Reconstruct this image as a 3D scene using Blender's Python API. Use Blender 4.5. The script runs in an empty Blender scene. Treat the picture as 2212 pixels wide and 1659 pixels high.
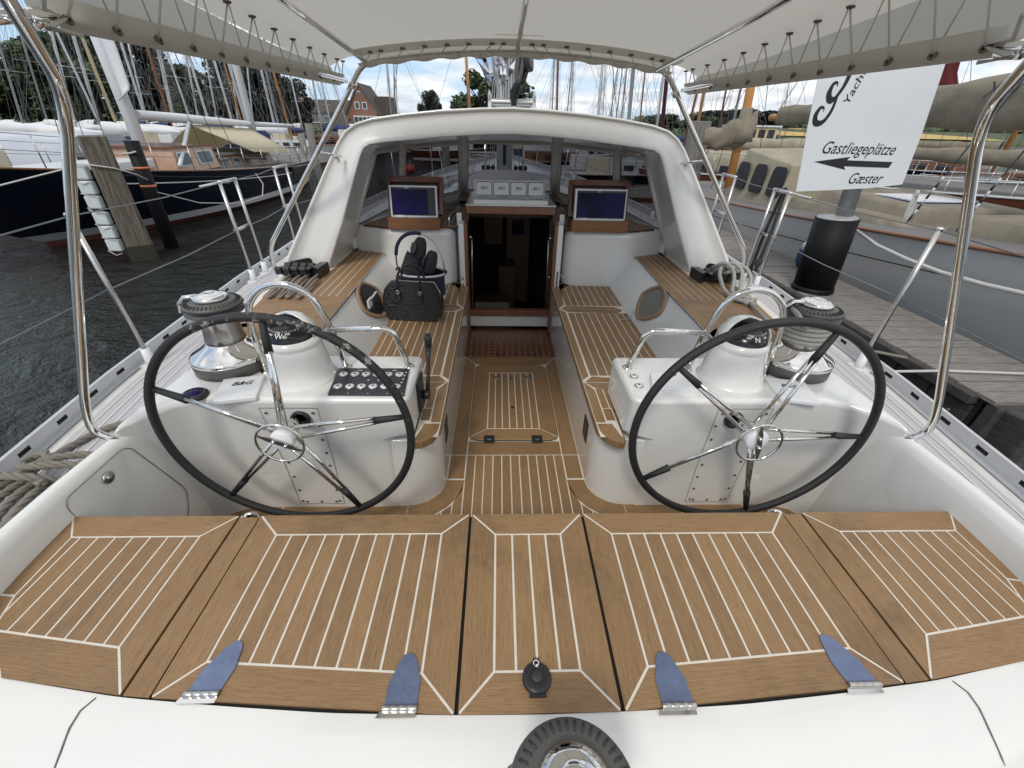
import bpy, bmesh, math, random
from mathutils import Vector, Matrix
R=math.radians
SC=bpy.context.scene; COL=SC.collection
random.seed(7)
# ---------------- camera, sky, sun, exposure ----------------
cam=bpy.data.cameras.new('Camera'); co=bpy.data.objects.new('Camera',cam); COL.objects.link(co); SC.camera=co
pi_,ya_,ro_=.5555,.038,.024
F_=Vector((math.sin(ya_)*math.cos(pi_),math.cos(ya_)*math.cos(pi_),-math.sin(pi_)))
R0=Vector((math.cos(ya_),-math.sin(ya_),0)); U0=R0.cross(F_)
Rr=math.cos(ro_)*R0+math.sin(ro_)*U0; Uu=-math.sin(ro_)*R0+math.cos(ro_)*U0
M=Matrix((Rr,Uu,-F_)).transposed().to_4x4(); M.translation=Vector((-.095,0,2.6)); co.matrix_world=M
cam.sensor_width=36; cam.lens=900/2212*36; cam.clip_start=.02; cam.clip_end=5000
SUN_EL,SUN_AZ=R(48),R(200)      # azimuth clockwise from +Y: behind and slightly left of the camera
W=bpy.data.worlds.new('World'); SC.world=W; W.use_nodes=True
nt=W.node_tree; nd=nt.nodes; lk=nt.links; nd.clear()
out=nd.new('ShaderNodeOutputWorld'); bg=nd.new('ShaderNodeBackground'); lk.new(bg.outputs[0],out.inputs[0])
sky=nd.new('ShaderNodeTexSky'); sky.sky_type='NISHITA'; sky.sun_disc=False; sky.sun_elevation=SUN_EL; sky.sun_rotation=SUN_AZ
bg.inputs[1].default_value=.1
tc=nd.new('ShaderNodeTexCoord'); sep=nd.new('ShaderNodeSeparateXYZ'); lk.new(tc.outputs['Generated'],sep.inputs[0])
def vm(op,a,b):
    n=nd.new('ShaderNodeMath'); n.operation=op
    for i,v in enumerate((a,b)):
        if isinstance(v,(int,float)): n.inputs[i].default_value=v
        elif v is not None: lk.new(v,n.inputs[i])
    return n.outputs[0]
zz=vm('ADD',vm('MAXIMUM',sep.outputs[2],0.0),.16)
cx_=vm('DIVIDE',sep.outputs[0],zz); cy_=vm('DIVIDE',sep.outputs[1],zz)
cmb=nd.new('ShaderNodeCombineXYZ'); lk.new(cx_,cmb.inputs[0]); lk.new(cy_,cmb.inputs[1])
n1=nd.new('ShaderNodeTexNoise'); n1.inputs['Scale'].default_value=1.15; n1.inputs['Detail'].default_value=9; n1.inputs['Roughness'].default_value=.58; n1.inputs['Distortion'].default_value=.3
lk.new(cmb.outputs[0],n1.inputs['Vector'])
# more cloud towards the right (+X); unseen cloud added overhead to cut blue light
bias=vm('ADD',vm('ADD',n1.outputs[0],vm('MULTIPLY',sep.outputs[0],.10)),vm('MULTIPLY',vm('MAXIMUM',vm('SUBTRACT',sep.outputs[2],.3),0.0),.22))
cr=nd.new('ShaderNodeValToRGB'); cr.color_ramp.elements[0].position=.39; cr.color_ramp.elements[1].position=.56
lk.new(bias,cr.inputs[0])
n2=nd.new('ShaderNodeTexNoise'); n2.inputs['Scale'].default_value=2.6; n2.inputs['Detail'].default_value=8
lk.new(cmb.outputs[0],n2.inputs['Vector'])
cr2=nd.new('ShaderNodeValToRGB'); cr2.color_ramp.elements[0].position=.35; cr2.color_ramp.elements[0].color=(4.6,4.8,5.2,1); cr2.color_ramp.elements[1].position=.62; cr2.color_ramp.elements[1].color=(7.5,7.6,7.75,1)
lk.new(n2.outputs[0],cr2.inputs[0])
mx=nd.new('ShaderNodeMixRGB'); bl=nd.new('ShaderNodeMixRGB'); bl.inputs[0].default_value=.72; bl.inputs[2].default_value=(3.3,4.6,6.4,1); lk.new(sky.outputs[0],bl.inputs[1]); lk.new(cr.outputs[0],mx.inputs[0]); lk.new(bl.outputs[0],mx.inputs[1]); lk.new(cr2.outputs[0],mx.inputs[2])
lk.new(mx.outputs[0],bg.inputs[0])
sl=bpy.data.lights.new('Sun','SUN'); so=bpy.data.objects.new('Sun',sl); COL.objects.link(so)
sl.energy=1.1; sl.angle=R(13); sl.color=(1,.94,.86)
sd=Vector((math.sin(SUN_AZ)*math.cos(SUN_EL),math.cos(SUN_AZ)*math.cos(SUN_EL),math.sin(SUN_EL)))
so.rotation_euler=sd.to_track_quat('Z','Y').to_euler()
SC.view_settings.view_transform='Standard'; SC.view_settings.look='None'; SC.view_settings.gamma=1; SC.view_settings.exposure=.64
SC.render.engine='CYCLES'
try: SC.cycles.max_bounces=8; SC.cycles.transparent_max_bounces=12
except Exception: pass
# ---------------- materials ----------------
MT={}
def mat(name,col,rough=.5,metal=0,var=.0,vscale=8,bump=0,bscale=60,coat=0,col2=None,spec=.5,trans=0,bdet=3,stretch=None,emit=0):
    m=bpy.data.materials.new(name); m.use_nodes=True; n=m.node_tree.nodes; l=m.node_tree.links
    p=n['Principled BSDF']; p.inputs['Base Color'].default_value=(*col,1); p.inputs['Roughness'].default_value=rough; p.inputs['Metallic'].default_value=metal
    p.inputs['Specular IOR Level'].default_value=spec
    if coat: p.inputs['Coat Weight'].default_value=coat; p.inputs['Coat Roughness'].default_value=.06
    if emit: p.inputs['Emission Color'].default_value=(*col,1); p.inputs['Emission Strength'].default_value=emit
    t=n.new('ShaderNodeTexCoord'); vec=t.outputs['Object']
    if stretch:
        mp=n.new('ShaderNodeMapping'); mp.inputs['Scale'].default_value=stretch; l.new(vec,mp.inputs[0]); vec=mp.outputs[0]
    if var or col2:
        no=n.new('ShaderNodeTexNoise'); no.inputs['Scale'].default_value=vscale; no.inputs['Detail'].default_value=6; no.inputs['Roughness'].default_value=.65; l.new(vec,no.inputs['Vector'])
        r=n.new('ShaderNodeValToRGB'); r.color_ramp.elements[0].position=.32; r.color_ramp.elements[1].position=.68
        c2=col2 if col2 else tuple(c*(1-var) for c in col)
        r.color_ramp.elements[0].color=(*c2,1); r.color_ramp.elements[1].color=(*col,1)
        l.new(no.outputs[0],r.inputs[0]); l.new(r.outputs[0],p.inputs['Base Color'])
    if bump:
        no=n.new('ShaderNodeTexNoise'); no.inputs['Scale'].default_value=bscale; no.inputs['Detail'].default_value=bdet; l.new(vec,no.inputs['Vector'])
        b=n.new('ShaderNodeBump'); b.inputs['Strength'].default_value=bump; b.inputs['Distance'].default_value=.01; l.new(no.outputs[0],b.inputs['Height']); l.new(b.outputs[0],p.inputs['Normal'])
    MT[name]=m; return m
def teakmat(name,a,b,c,rough=.55):
    m=bpy.data.materials.new(name); m.use_nodes=True; n=m.node_tree.nodes; l=m.node_tree.links; p=n['Principled BSDF']
    uv=n.new('ShaderNodeUVMap'); uv.uv_map='UVMap'
    def noi(sx,sy,det,ro=.6):
        mp=n.new('ShaderNodeMapping'); mp.inputs['Scale'].default_value=(sx,sy,1); l.new(uv.outputs[0],mp.inputs[0])
        no=n.new('ShaderNodeTexNoise'); no.inputs['Scale'].default_value=1; no.inputs['Detail'].default_value=det; no.inputs['Roughness'].default_value=ro; l.new(mp.outputs[0],no.inputs['Vector']); return no.outputs[0]
    g=noi(9,330,6,.72); f=noi(34,640,3,.6); big=noi(2.6,14,3)
    r=n.new('ShaderNodeValToRGB'); e=r.color_ramp.elements; e[0].position=.28; e[0].color=(*a,1); e[1].position=.72; e[1].color=(*c,1); k=e.new(.5); k.color=(*b,1)
    l.new(g,r.inputs[0])
    def mul(c1,fac,lo,hi):
        mr=n.new('ShaderNodeMapRange'); mr.inputs['From Min'].default_value=.3; mr.inputs['From Max'].default_value=.7; mr.inputs['To Min'].default_value=lo; mr.inputs['To Max'].default_value=hi; l.new(fac,mr.inputs[0])
        x=n.new('ShaderNodeVectorMath'); x.operation='MULTIPLY'; l.new(c1,x.inputs[0]); l.new(mr.outputs[0],x.inputs[1]); return x.outputs[0]
    o=mul(r.outputs[0],f,.82,1.09); o=mul(o,big,.92,1.05)
    fl=noi(26,760,2,.5); fr=n.new('ShaderNodeMapRange'); fr.inputs['From Min'].default_value=.60; fr.inputs['From Max'].default_value=.70; fr.inputs['To Min'].default_value=1.0; fr.inputs['To Max'].default_value=.50; l.new(fl,fr.inputs[0])
    fx=n.new('ShaderNodeVectorMath'); fx.operation='MULTIPLY'; l.new(o,fx.inputs[0]); l.new(fr.outputs[0],fx.inputs[1]); o=fx.outputs[0]
    tc=n.new('ShaderNodeTexCoord'); st=n.new('ShaderNodeTexNoise'); st.inputs['Scale'].default_value=3.1; st.inputs['Detail'].default_value=7; st.inputs['Roughness'].default_value=.7; l.new(tc.outputs['Object'],st.inputs['Vector'])
    mr=n.new('ShaderNodeMapRange'); mr.inputs['From Min'].default_value=.34; mr.inputs['From Max'].default_value=.46; mr.inputs['To Min'].default_value=.80; mr.inputs['To Max'].default_value=1.02; l.new(st.outputs[0],mr.inputs[0])
    xx=n.new('ShaderNodeVectorMath'); xx.operation='MULTIPLY'; l.new(o,xx.inputs[0]); l.new(mr.outputs[0],xx.inputs[1]); o=xx.outputs[0]
    at=n.new('ShaderNodeAttribute'); at.attribute_name='tone'
    x=n.new('ShaderNodeVectorMath'); x.operation='MULTIPLY'; l.new(o,x.inputs[0]); l.new(at.outputs['Color'],x.inputs[1])
    l.new(x.outputs[0],p.inputs['Base Color']); p.inputs['Roughness'].default_value=rough
    b_=n.new('ShaderNodeBump'); b_.inputs['Strength'].default_value=.25; b_.inputs['Distance'].default_value=.002; l.new(f,b_.inputs['Height']); l.new(b_.outputs[0],p.inputs['Normal'])
    MT[name]=m
teakmat('teak',(.190,.106,.046),(.272,.162,.075),(.34,.216,.108))
teakmat('teak_dark',(.05,.018,.010),(.075,.03,.016),(.10,.042,.022),.25)
teakmat('teak_varnished',(.13,.042,.018),(.17,.062,.026),(.22,.085,.036),.25)
mat('caulk',(.72,.67,.58),.6,var=.12,vscale=30)
mat('gelcoat',(.735,.728,.695),.22,coat=1,var=.03,vscale=3)
mat('gelcoat_dark',(.60,.585,.54),.35,var=.06,vscale=3)
mat('plastic_white',(.72,.73,.74),.35)
mat('plastic_grey',(.10,.10,.105),.45)
mat('deck_grey',(.46,.445,.45),.6,bump=.2,bscale=400)
mat('deck_line',(.72,.72,.73),.5)
mat('alu',(.60,.61,.63),.45,metal=.45,var=.08,vscale=20)
mat('steel',(.74,.73,.70),.07,metal=1)
mat('steel_brushed',(.55,.54,.51),.28,metal=1,var=.15,vscale=14)
mat('steel_blue',(.17,.215,.335),.28,metal=.45,var=.22,vscale=16,bump=.5,bscale=22)
mat('black',(.012,.012,.013),.5)
mat('black_gap',(.008,.007,.006),.8)
mat('black_plastic',(.018,.018,.02),.38)
mat('leather',(.016,.016,.017),.42,bump=.35,bscale=500)
mat('leather_bag',(.010,.010,.012),.33,bump=.7,bscale=95,bdet=1,stretch=(1,1,2.2))
mat('rubber',(.03,.031,.034),.5)
mat('winch_grey',(.085,.082,.075),.45)
mat('navy_cloth',(.018,.022,.05),.85,bump=.3,bscale=500)
mat('dark_cloth',(.022,.024,.028),.9,bump=.4,bscale=120)
mat('mahogany',(.16,.055,.024),.3,col2=(.09,.03,.014),vscale=6,stretch=(8,8,1))
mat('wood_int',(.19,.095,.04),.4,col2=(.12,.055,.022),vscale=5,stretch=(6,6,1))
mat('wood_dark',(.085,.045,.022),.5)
mat('int_white',(.25,.25,.25),.6)
mat('screen',(.016,.008,.10),.10,spec=.12,col2=(.002,.002,.012),vscale=2.6)  # purple and black mottle paints reflections into the display colour
mat('rope',(.24,.22,.185),.9,bump=.6,bscale=300)
mat('rope_white',(.55,.54,.52),.9,bump=.6,bscale=300)
mat('rope_dark',(.03,.03,.03),.9)
mat('lacing',(.60,.58,.52),.9)
mat('pile_wood',(.21,.18,.14),.85,col2=(.045,.038,.028),vscale=3,stretch=(11,11,.7),bump=1,bscale=8)
mat('pile_grey',(.27,.26,.24),.85,col2=(.12,.11,.1),vscale=3,stretch=(12,12,.6),bump=1,bscale=6)
mat('algae',(.035,.03,.015),.7,col2=(.02,.018,.01),vscale=12)
mat('pile_black',(.007,.007,.008),.55,spec=.2,bump=.3,bscale=8,var=.3,vscale=4)
mat('galv',(.42,.43,.43),.5,metal=.5,var=.3,vscale=14)
mat('orange_band',(.62,.20,.10),.6)
mat('fender_white',(.62,.67,.68),.5,var=.12,vscale=10)
mat('sign_white',(.80,.83,.85),.35,var=.05,vscale=3)
mat('sign_black',(.012,.013,.015),.5)
mat('dock_wood',(.33,.30,.27),.85,col2=(.15,.135,.12),vscale=5,stretch=(1.2,14,14),bump=.9,bscale=20)
mat('dock_dark',(.07,.065,.06),.85,col2=(.03,.028,.026),vscale=5,stretch=(2,2,10),bump=.6,bscale=20)
mat('navy_hull',(.005,.008,.024),.12,coat=.6)
mat('grey_hull',(.44,.45,.45),.3,coat=.4,var=.04,vscale=1)
mat('boot_white',(.55,.57,.57),.4)
mat('antifoul',(.13,.035,.025),.6)
mat('brown_hull',(.13,.04,.02),.3,coat=.4)
mat('varnish',(.22,.10,.05),.28,coat=.4,col2=(.17,.07,.03),vscale=3,stretch=(6,1,1))
mat('varnish_light',(.50,.33,.22),.3,coat=.3,col2=(.38,.22,.14),vscale=3)
mat('deck_old',(.18,.172,.168),.8,var=.25,vscale=2,stretch=(6,.4,1))
mat('tan_canvas',(.26,.225,.165),.85,col2=(.155,.135,.10),vscale=2.2,bump=1,bscale=6)
mat('tan_light',(.38,.34,.25),.85,col2=(.27,.235,.165),vscale=2.5,bump=1,bscale=4)
mat('win_dark',(.025,.022,.028),.25,bump=.4,bscale=9)
mat('mast_white',(.66,.68,.70),.35)
mat('mast_grey',(.36,.38,.39),.4,metal=.3)
mat('mast_cream',(.58,.49,.28),.4)
mat('mast_brown',(.24,.10,.05),.4)
mat('mast_orange',(.55,.25,.07),.35,var=.25,vscale=5,stretch=(6,6,.5))
mat('mast_red',(.075,.012,.014),.7,bump=.5,bscale=8)
mat('maroon',(.11,.012,.016),.8,bump=.6,bscale=3)
mat('wire',(.16,.165,.17),.5,metal=.2)
mat('sail_white',(.66,.67,.68),.8,bump=.7,bscale=5)
mat('cover_blue',(.02,.035,.10),.8,bump=.5,bscale=4)
mat('cover_cream',(.60,.53,.40),.8,bump=.5,bscale=4)
mat('brick',(.25,.125,.085),.85,var=.3,vscale=6)
mat('roof_tile',(.10,.085,.07),.9,var=.45,vscale=5,stretch=(1,1,3))
mat('glass_win',(.05,.08,.09),.1)
mat('grass',(.06,.085,.025),.9,var=.4,vscale=.4)
mat('field_yellow',(.50,.36,.11),.9,var=.2,vscale=.15)
mat('bank',(.07,.07,.04),.9,var=.5,vscale=.8)
mat('leaf',(.066,.100,.034),.6,col2=(.036,.058,.020),vscale=.6)
mat('leaf_dark',(.036,.044,.026),.6,col2=(.010,.012,.009),vscale=.6)
mat('leaf_light',(.060,.080,.028),.6,col2=(.03,.045,.016),vscale=.5)
mat('bark',(.06,.045,.03),.9)
mat('red_paint',(.35,.03,.02),.4)
mat('buoy_red',(.55,.07,.06),.4)
mat('label_ink',(.02,.02,.03),.5)
mat('dial',(.006,.006,.008),.2)
mat('ink_white',(.75,.75,.73),.5)
def glassmat(name,tint,mixf):
    m=bpy.data.materials.new(name); m.use_nodes=True; n=m.node_tree.nodes; l=m.node_tree.links; n.clear()
    o=n.new('ShaderNodeOutputMaterial'); t=n.new('ShaderNodeBsdfTransparent'); t.inputs[0].default_value=(*tint,1)
    g=n.new('ShaderNodeBsdfGlossy'); g.inputs['Roughness'].default_value=.02; g.inputs[0].default_value=(.9,.9,.95,1)
    f=n.new('ShaderNodeFresnel'); f.inputs[0].default_value=1.5
    x=n.new('ShaderNodeMixShader'); l.new(f.outputs[0],x.inputs[0]); l.new(t.outputs[0],x.inputs[1]); l.new(g.outputs[0],x.inputs[2]); l.new(x.outputs[0],o.inputs[0]); MT[name]=m
glassmat('glass_tint',(.17,.175,.19),.1); glassmat('clear_plastic',(.80,.82,.84),.1)
def canvasmat(name,col,tr,wr=.5):
    m=bpy.data.materials.new(name); m.use_nodes=True; n=m.node_tree.nodes; l=m.node_tree.links; p=n['Principled BSDF']; o=n['Material Output']
    p.inputs['Base Color'].default_value=(*col,1); p.inputs['Roughness'].default_value=.9
    t=n.new('ShaderNodeBsdfTranslucent'); t.inputs[0].default_value=(*col,1); x=n.new('ShaderNodeMixShader'); x.inputs[0].default_value=tr
    tc=n.new('ShaderNodeTexCoord'); no=n.new('ShaderNodeTexNoise'); no.inputs['Scale'].default_value=2.2; no.inputs['Detail'].default_value=4; l.new(tc.outputs['Object'],no.inputs['Vector'])
    n2=n.new('ShaderNodeTexNoise'); n2.inputs['Scale'].default_value=260; l.new(tc.outputs['Object'],n2.inputs['Vector'])
    ad=n.new('ShaderNodeMath'); ad.operation='MULTIPLY_ADD'; l.new(n2.outputs[0],ad.inputs[0]); ad.inputs[1].default_value=.03; l.new(no.outputs[0],ad.inputs[2])
    b=n.new('ShaderNodeBump'); b.inputs['Strength'].default_value=wr; b.inputs['Distance'].default_value=.03; l.new(ad.outputs[0],b.inputs['Height']); l.new(b.outputs[0],p.inputs['Normal'])
    l.new(p.outputs[0],x.inputs[1]); l.new(t.outputs[0],x.inputs[2]); l.new(x.outputs[0],o.inputs[0]); MT[name]=m
canvasmat('bimini',(.69,.675,.62),.34,.6); canvasmat('bimini_hem',(.56,.535,.48),.12,.5); canvasmat('tent_cream',(.70,.64,.48),.35,.4); canvasmat('sheet_white',(.62,.66,.72),.25,.6)
def watermat():
    m=bpy.data.materials.new('water'); m.use_nodes=True; n=m.node_tree.nodes; l=m.node_tree.links; p=n['Principled BSDF']
    p.inputs['Base Color'].default_value=(.012,.016,.014,1); p.inputs['Roughness'].default_value=.05; p.inputs['IOR'].default_value=1.33
    tc=n.new('ShaderNodeTexCoord'); mp=n.new('ShaderNodeMapping'); mp.inputs['Scale'].default_value=(1,1.5,1); mp.inputs['Rotation'].default_value=(0,0,.6); l.new(tc.outputs['Object'],mp.inputs[0])
    a=n.new('ShaderNodeTexNoise'); a.inputs['Scale'].default_value=1.25; a.inputs['Detail'].default_value=7; a.inputs['Distortion'].default_value=1.2; a.inputs['Roughness'].default_value=.55; l.new(mp.outputs[0],a.inputs['Vector'])
    c=n.new('ShaderNodeTexNoise'); c.inputs['Scale'].default_value=9; c.inputs['Detail'].default_value=3; c.inputs['Distortion'].default_value=1.2; l.new(mp.outputs[0],c.inputs['Vector'])
    ad=n.new('ShaderNodeMath'); ad.operation='MULTIPLY_ADD'; l.new(c.outputs[0],ad.inputs[0]); ad.inputs[1].default_value=.25; l.new(a.outputs[0],ad.inputs[2])
    b=n.new('ShaderNodeBump'); b.inputs['Strength'].default_value=1; b.inputs['Distance'].default_value=.42; l.new(ad.outputs[0],b.inputs['Height']); l.new(b.outputs[0],p.inputs['Normal']); MT['water']=m
watermat()
# ---------------- mesh builder ----------------
class MB:
    def __init__(s): s.v=[];s.f=[];s.m=[];s.uv=[];s.tone=[];s.mats=[];s.sm=[]
    def mi(s,m):
        if m not in s.mats: s.mats.append(m)
        return s.mats.index(m)
    def face(s,pts,m,uv=None,tone=1.0,smooth=False):
        b=len(s.v); s.v+= [tuple(p) for p in pts]; s.f.append(tuple(range(b,b+len(pts)))); s.m.append(s.mi(m)); s.uv.append(uv); s.tone.append(tone); s.sm.append(smooth)
    def idx(s,vs,fs,m,smooth=True,tone=1.0):
        b=len(s.v); s.v+=[tuple(p) for p in vs]; k=s.mi(m)
        for f in fs: s.f.append(tuple(b+i for i in f)); s.m.append(k); s.uv.append(None); s.tone.append(tone); s.sm.append(smooth)
        return s
    def box(s,x0,x1,y0,y1,z0,z1,m,X=None):
        v=[(x,y,z) for x in (x0,x1) for y in (y0,y1) for z in (z0,z1)]
        if X: v=[tuple(X@Vector(p)) for p in v]
        s.idx(v,[(0,1,3,2),(4,6,7,5),(0,4,5,1),(2,3,7,6),(0,2,6,4),(1,5,7,3)],m,False); return s
    def prism(s,poly,z0,z1,m,T=None,smooth=False):
        n=len(poly); v=[(x,y,z0) for x,y in poly]+[(x,y,z1) for x,y in poly]
        if T: v=[T(*p) for p in v]
        a=sum(poly[i][0]*poly[(i+1)%n][1]-poly[(i+1)%n][0]*poly[i][1] for i in range(n))
        f=[tuple(range(n,2*n)),tuple(range(n-1,-1,-1))]+[(i,(i+1)%n,n+(i+1)%n,n+i) for i in range(n)]
        if a<0: f=[g[::-1] for g in f]
        s.idx(v,f,m,smooth); return s
    def tube(s,path,r,m,n=10,closed=False,caps=True,smooth=True):
        P=[Vector(p) for p in path]; k=len(P); rs=r if isinstance(r,(list,tuple)) else [r]*k
        vs=[];prev=None
        for i,p in enumerate(P):
            if closed: t=P[(i+1)%k]-P[i-1]
            else: t=P[min(i+1,k-1)]-P[max(i-1,0)]
            if t.length<1e-9: t=Vector((0,0,1))
            t.normalize()
            if prev is None:
                a=Vector((0,0,1)) if abs(t.z)<.9 else Vector((1,0,0)); u=t.cross(a).normalized()
            else:
                u=(prev-t*prev.dot(t)); u=u.normalized() if u.length>1e-6 else t.orthogonal().normalized()
            prev=u; w=t.cross(u)
            for j in range(n):
                an=2*math.pi*j/n; vs.append(p+rs[i]*(math.cos(an)*u+math.sin(an)*w))
        fs=[]
        for i in range(k if closed else k-1):
            for j in range(n):
                a=i*n+j;b=i*n+(j+1)%n;c=((i+1)%k)*n+(j+1)%n;d=((i+1)%k)*n+j; fs.append((a,b,c,d))
        if caps and not closed: fs+= [tuple(range(n-1,-1,-1)),tuple((k-1)*n+j for j in range(n))]
        s.idx(vs,fs,m,smooth); return s
    def cyl(s,p0,p1,r0,m,r1=None,n=16): return s.tube([p0,p1],[r0,r1 if r1 is not None else r0],m,n)
    def lathe(s,prof,m,o=(0,0,0),ax=(0,0,1),n=24,smooth=True,caps=True):
        o=Vector(o); ax=Vector(ax).normalized(); u=ax.orthogonal().normalized(); w=ax.cross(u); vs=[]
        for r,h in prof:
            for j in range(n):
                a=2*math.pi*j/n; vs.append(o+ax*h+max(r,1e-5)*(math.cos(a)*u+math.sin(a)*w))
        k=len(prof); fs=[(i*n+j,i*n+(j+1)%n,(i+1)*n+(j+1)%n,(i+1)*n+j) for i in range(k-1) for j in range(n)]
        if caps: fs+=[tuple(range(n-1,-1,-1)),tuple((k-1)*n+j for j in range(n))]
        s.idx(vs,fs,m,smooth); return s
    def grid(s,rows,m,smooth=True,closed=False):
        k=len(rows[0]); vs=[p for r in rows for p in r]; q=k if closed else k-1
        s.idx(vs,[(i*k+j,i*k+(j+1)%k,(i+1)*k+(j+1)%k,(i+1)*k+j) for i in range(len(rows)-1) for j in range(q)],m,smooth); return s
    def build(s,name,parent=None,bevel=0,solid=0,auto=True,seg=3,subsurf=0,label=None):
        me=bpy.data.meshes.new(name); me.from_pydata(s.v,[],s.f)
        for mm in s.mats: me.materials.append(MT[mm])
        me.polygons.foreach_set('material_index',s.m); me.polygons.foreach_set('use_smooth',s.sm)
        if any(u is not None for u in s.uv) or any(q.startswith('teak') for q in s.mats):
            me.color_attributes.new('tone','FLOAT_COLOR','CORNER'); me.uv_layers.new(name='UVMap')
            U=[];T_=[]
            for f,u,t in zip(s.f,s.uv,s.tone):
                for k in range(len(f)): U+= list(u[k]) if u else [s.v[f[k]][1],s.v[f[k]][0]]; T_+=[t,t,t,1.0]
            me.uv_layers['UVMap'].data.foreach_set('uv',U); me.color_attributes['tone'].data.foreach_set('color',T_)
        me.update()
        o=bpy.data.objects.new(name,me); COL.objects.link(o)
        if parent: o.parent=parent; o.matrix_parent_inverse=Matrix.Identity(4); o.location=-PO(parent)
        if bevel:
            bm=bmesh.new(); bm.from_mesh(me); bmesh.ops.remove_doubles(bm,verts=bm.verts,dist=1e-5); bm.to_mesh(me); bm.free()
            b=o.modifiers.new('b','BEVEL'); b.width=bevel; b.segments=seg; b.limit_method='ANGLE'; b.angle_limit=R(40)
            for p in me.polygons: p.use_smooth=True
            b.harden_normals=False
            w=o.modifiers.new('w','WEIGHTED_NORMAL')
        if solid: q=o.modifiers.new('s','SOLIDIFY'); q.thickness=solid; q.offset=0
        if subsurf: q=o.modifiers.new('ss','SUBSURF'); q.levels=subsurf; q.render_levels=subsurf
        if label: o['label']=label
        return o
def PO(p):            # world position of an unrotated parent chain
    v=Vector(p.location)
    while p.parent: p=p.parent; v=v+p.location
    return v
def tag(o,label,cat,group=None):
    o['label']=label; o['category']=cat
    if group: o['group']=group
    return o
def empty(name,loc,label,cat,group=None):
    o=bpy.data.objects.new(name,None); COL.objects.link(o); o.location=loc; o.empty_display_size=.1
    return tag(o,label,cat,group)
def struct(o): o['kind']='structure'; return o
def arc(c,r,a0,a1,n,ax='xz'):
    o=[]
    for i in range(n+1):
        a=R(a0+(a1-a0)*i/n); u,v=r*math.cos(a),r*math.sin(a)
        o.append((c[0]+u,c[1],c[2]+v) if ax=='xz' else (c[0]+u,c[1]+v,c[2]) if ax=='xy' else (c[0],c[1]+u,c[2]+v))
    return o
def bend(pts,r,n=6):
    """round the corners of a polyline"""
    P=[Vector(p) for p in pts]; o=[P[0]]
    for i in range(1,len(P)-1):
        a=(P[i-1]-P[i]); b=(P[i+1]-P[i]); rr=min(r,a.length*.49,b.length*.49); p0=P[i]+a.normalized()*rr; p1=P[i]+b.normalized()*rr
        for k in range(n+1):
            t=k/n; o.append((1-t)**2*p0+2*t*(1-t)*P[i]+t*t*p1)
    o.append(P[-1]); return o
def txt(s,size,o,xd,yd,m,parent,name='lettering',shear=0,bold=0,align='CENTER',ext=.0006,wx=1):
    c=bpy.data.curves.new('t','FONT'); c.body=s; c.size=size; c.shear=shear; c.offset=bold; c.align_x=align; c.align_y='CENTER'; c.extrude=ext
    t=bpy.data.objects.new('t',c); COL.objects.link(t); bpy.context.view_layer.update()
    me=bpy.data.meshes.new_from_object(t.evaluated_get(bpy.context.evaluated_depsgraph_get())); bpy.data.objects.remove(t)
    xd=Vector(xd).normalized(); yd=Vector(yd).normalized(); z=xd.cross(yd)
    Mx=Matrix((xd,yd,z)).transposed().to_4x4(); Mx.translation=Vector(o); me.transform(Matrix.Diagonal((wx,1,1,1))); me.transform(Mx); me.materials.clear(); me.materials.append(MT[m])
    ob=bpy.data.objects.new(name,me); COL.objects.link(ob)
    if parent: ob.parent=parent; ob.location=-PO(parent)
    return ob
def smooth(t): return t*t*(3-2*t)
def interp(tab,x):
    if x<=tab[0][0]: return tab[0][1]
    for (a,b),(c,d) in zip(tab,tab[1:]):
        if x<=c: return b+(d-b)*(x-a)/(c-a)
    return tab[-1][1]
# teak planking
def clip(P,a,b,c):
    o=[]
    for i in range(len(P)):
        p,q=P[i],P[(i+1)%len(P)]; fp=a*p[0]+b*p[1]-c; fq=a*q[0]+b*q[1]-c
        if fp<=0: o.append(p)
        if (fp<0<fq) or (fq<0<fp):
            t=fp/(fp-fq); o.append((p[0]+t*(q[0]-p[0]),p[1]+t*(q[1]-p[1])))
    return o
def area(P): return .5*sum(P[i][0]*P[(i+1)%len(P)][1]-P[(i+1)%len(P)][0]*P[i][1] for i in range(len(P)))
def inset(P,ds):
    """inset a CCW polygon, ds one value or one per edge"""
    n=len(P); ds=ds if isinstance(ds,(list,tuple)) else [ds]*n; L=[]
    for i in range(n):
        p,q=P[i],P[(i+1)%n]; dx,dy=q[0]-p[0],q[1]-p[1]; l=math.hypot(dx,dy) or 1e-9; nx,ny=-dy/l,dx/l
        L.append((nx,ny,nx*p[0]+ny*p[1]+ds[i]))
    o=[]
    for i in range(n):
        a1,b1,c1=L[i-1];a2,b2,c2=L[i]; d=a1*b2-a2*b1
        if abs(d)<1e-6: o.append((P[i][0]+a2*ds[i],P[i][1]+b2*ds[i])); continue
        o.append(((c1*b2-c2*b1)/d,(a1*c2-a2*c1)/d))
    return o
def dedupe(P):
    o=[]
    for p in P:
        if not o or math.hypot(p[0]-o[-1][0],p[1]-o[-1][1])>1e-4: o.append(p)
    if len(o)>1 and math.hypot(o[0][0]-o[-1][0],o[0][1]-o[-1][1])<1e-4: o.pop()
    return o
GAP=.0062
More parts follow.
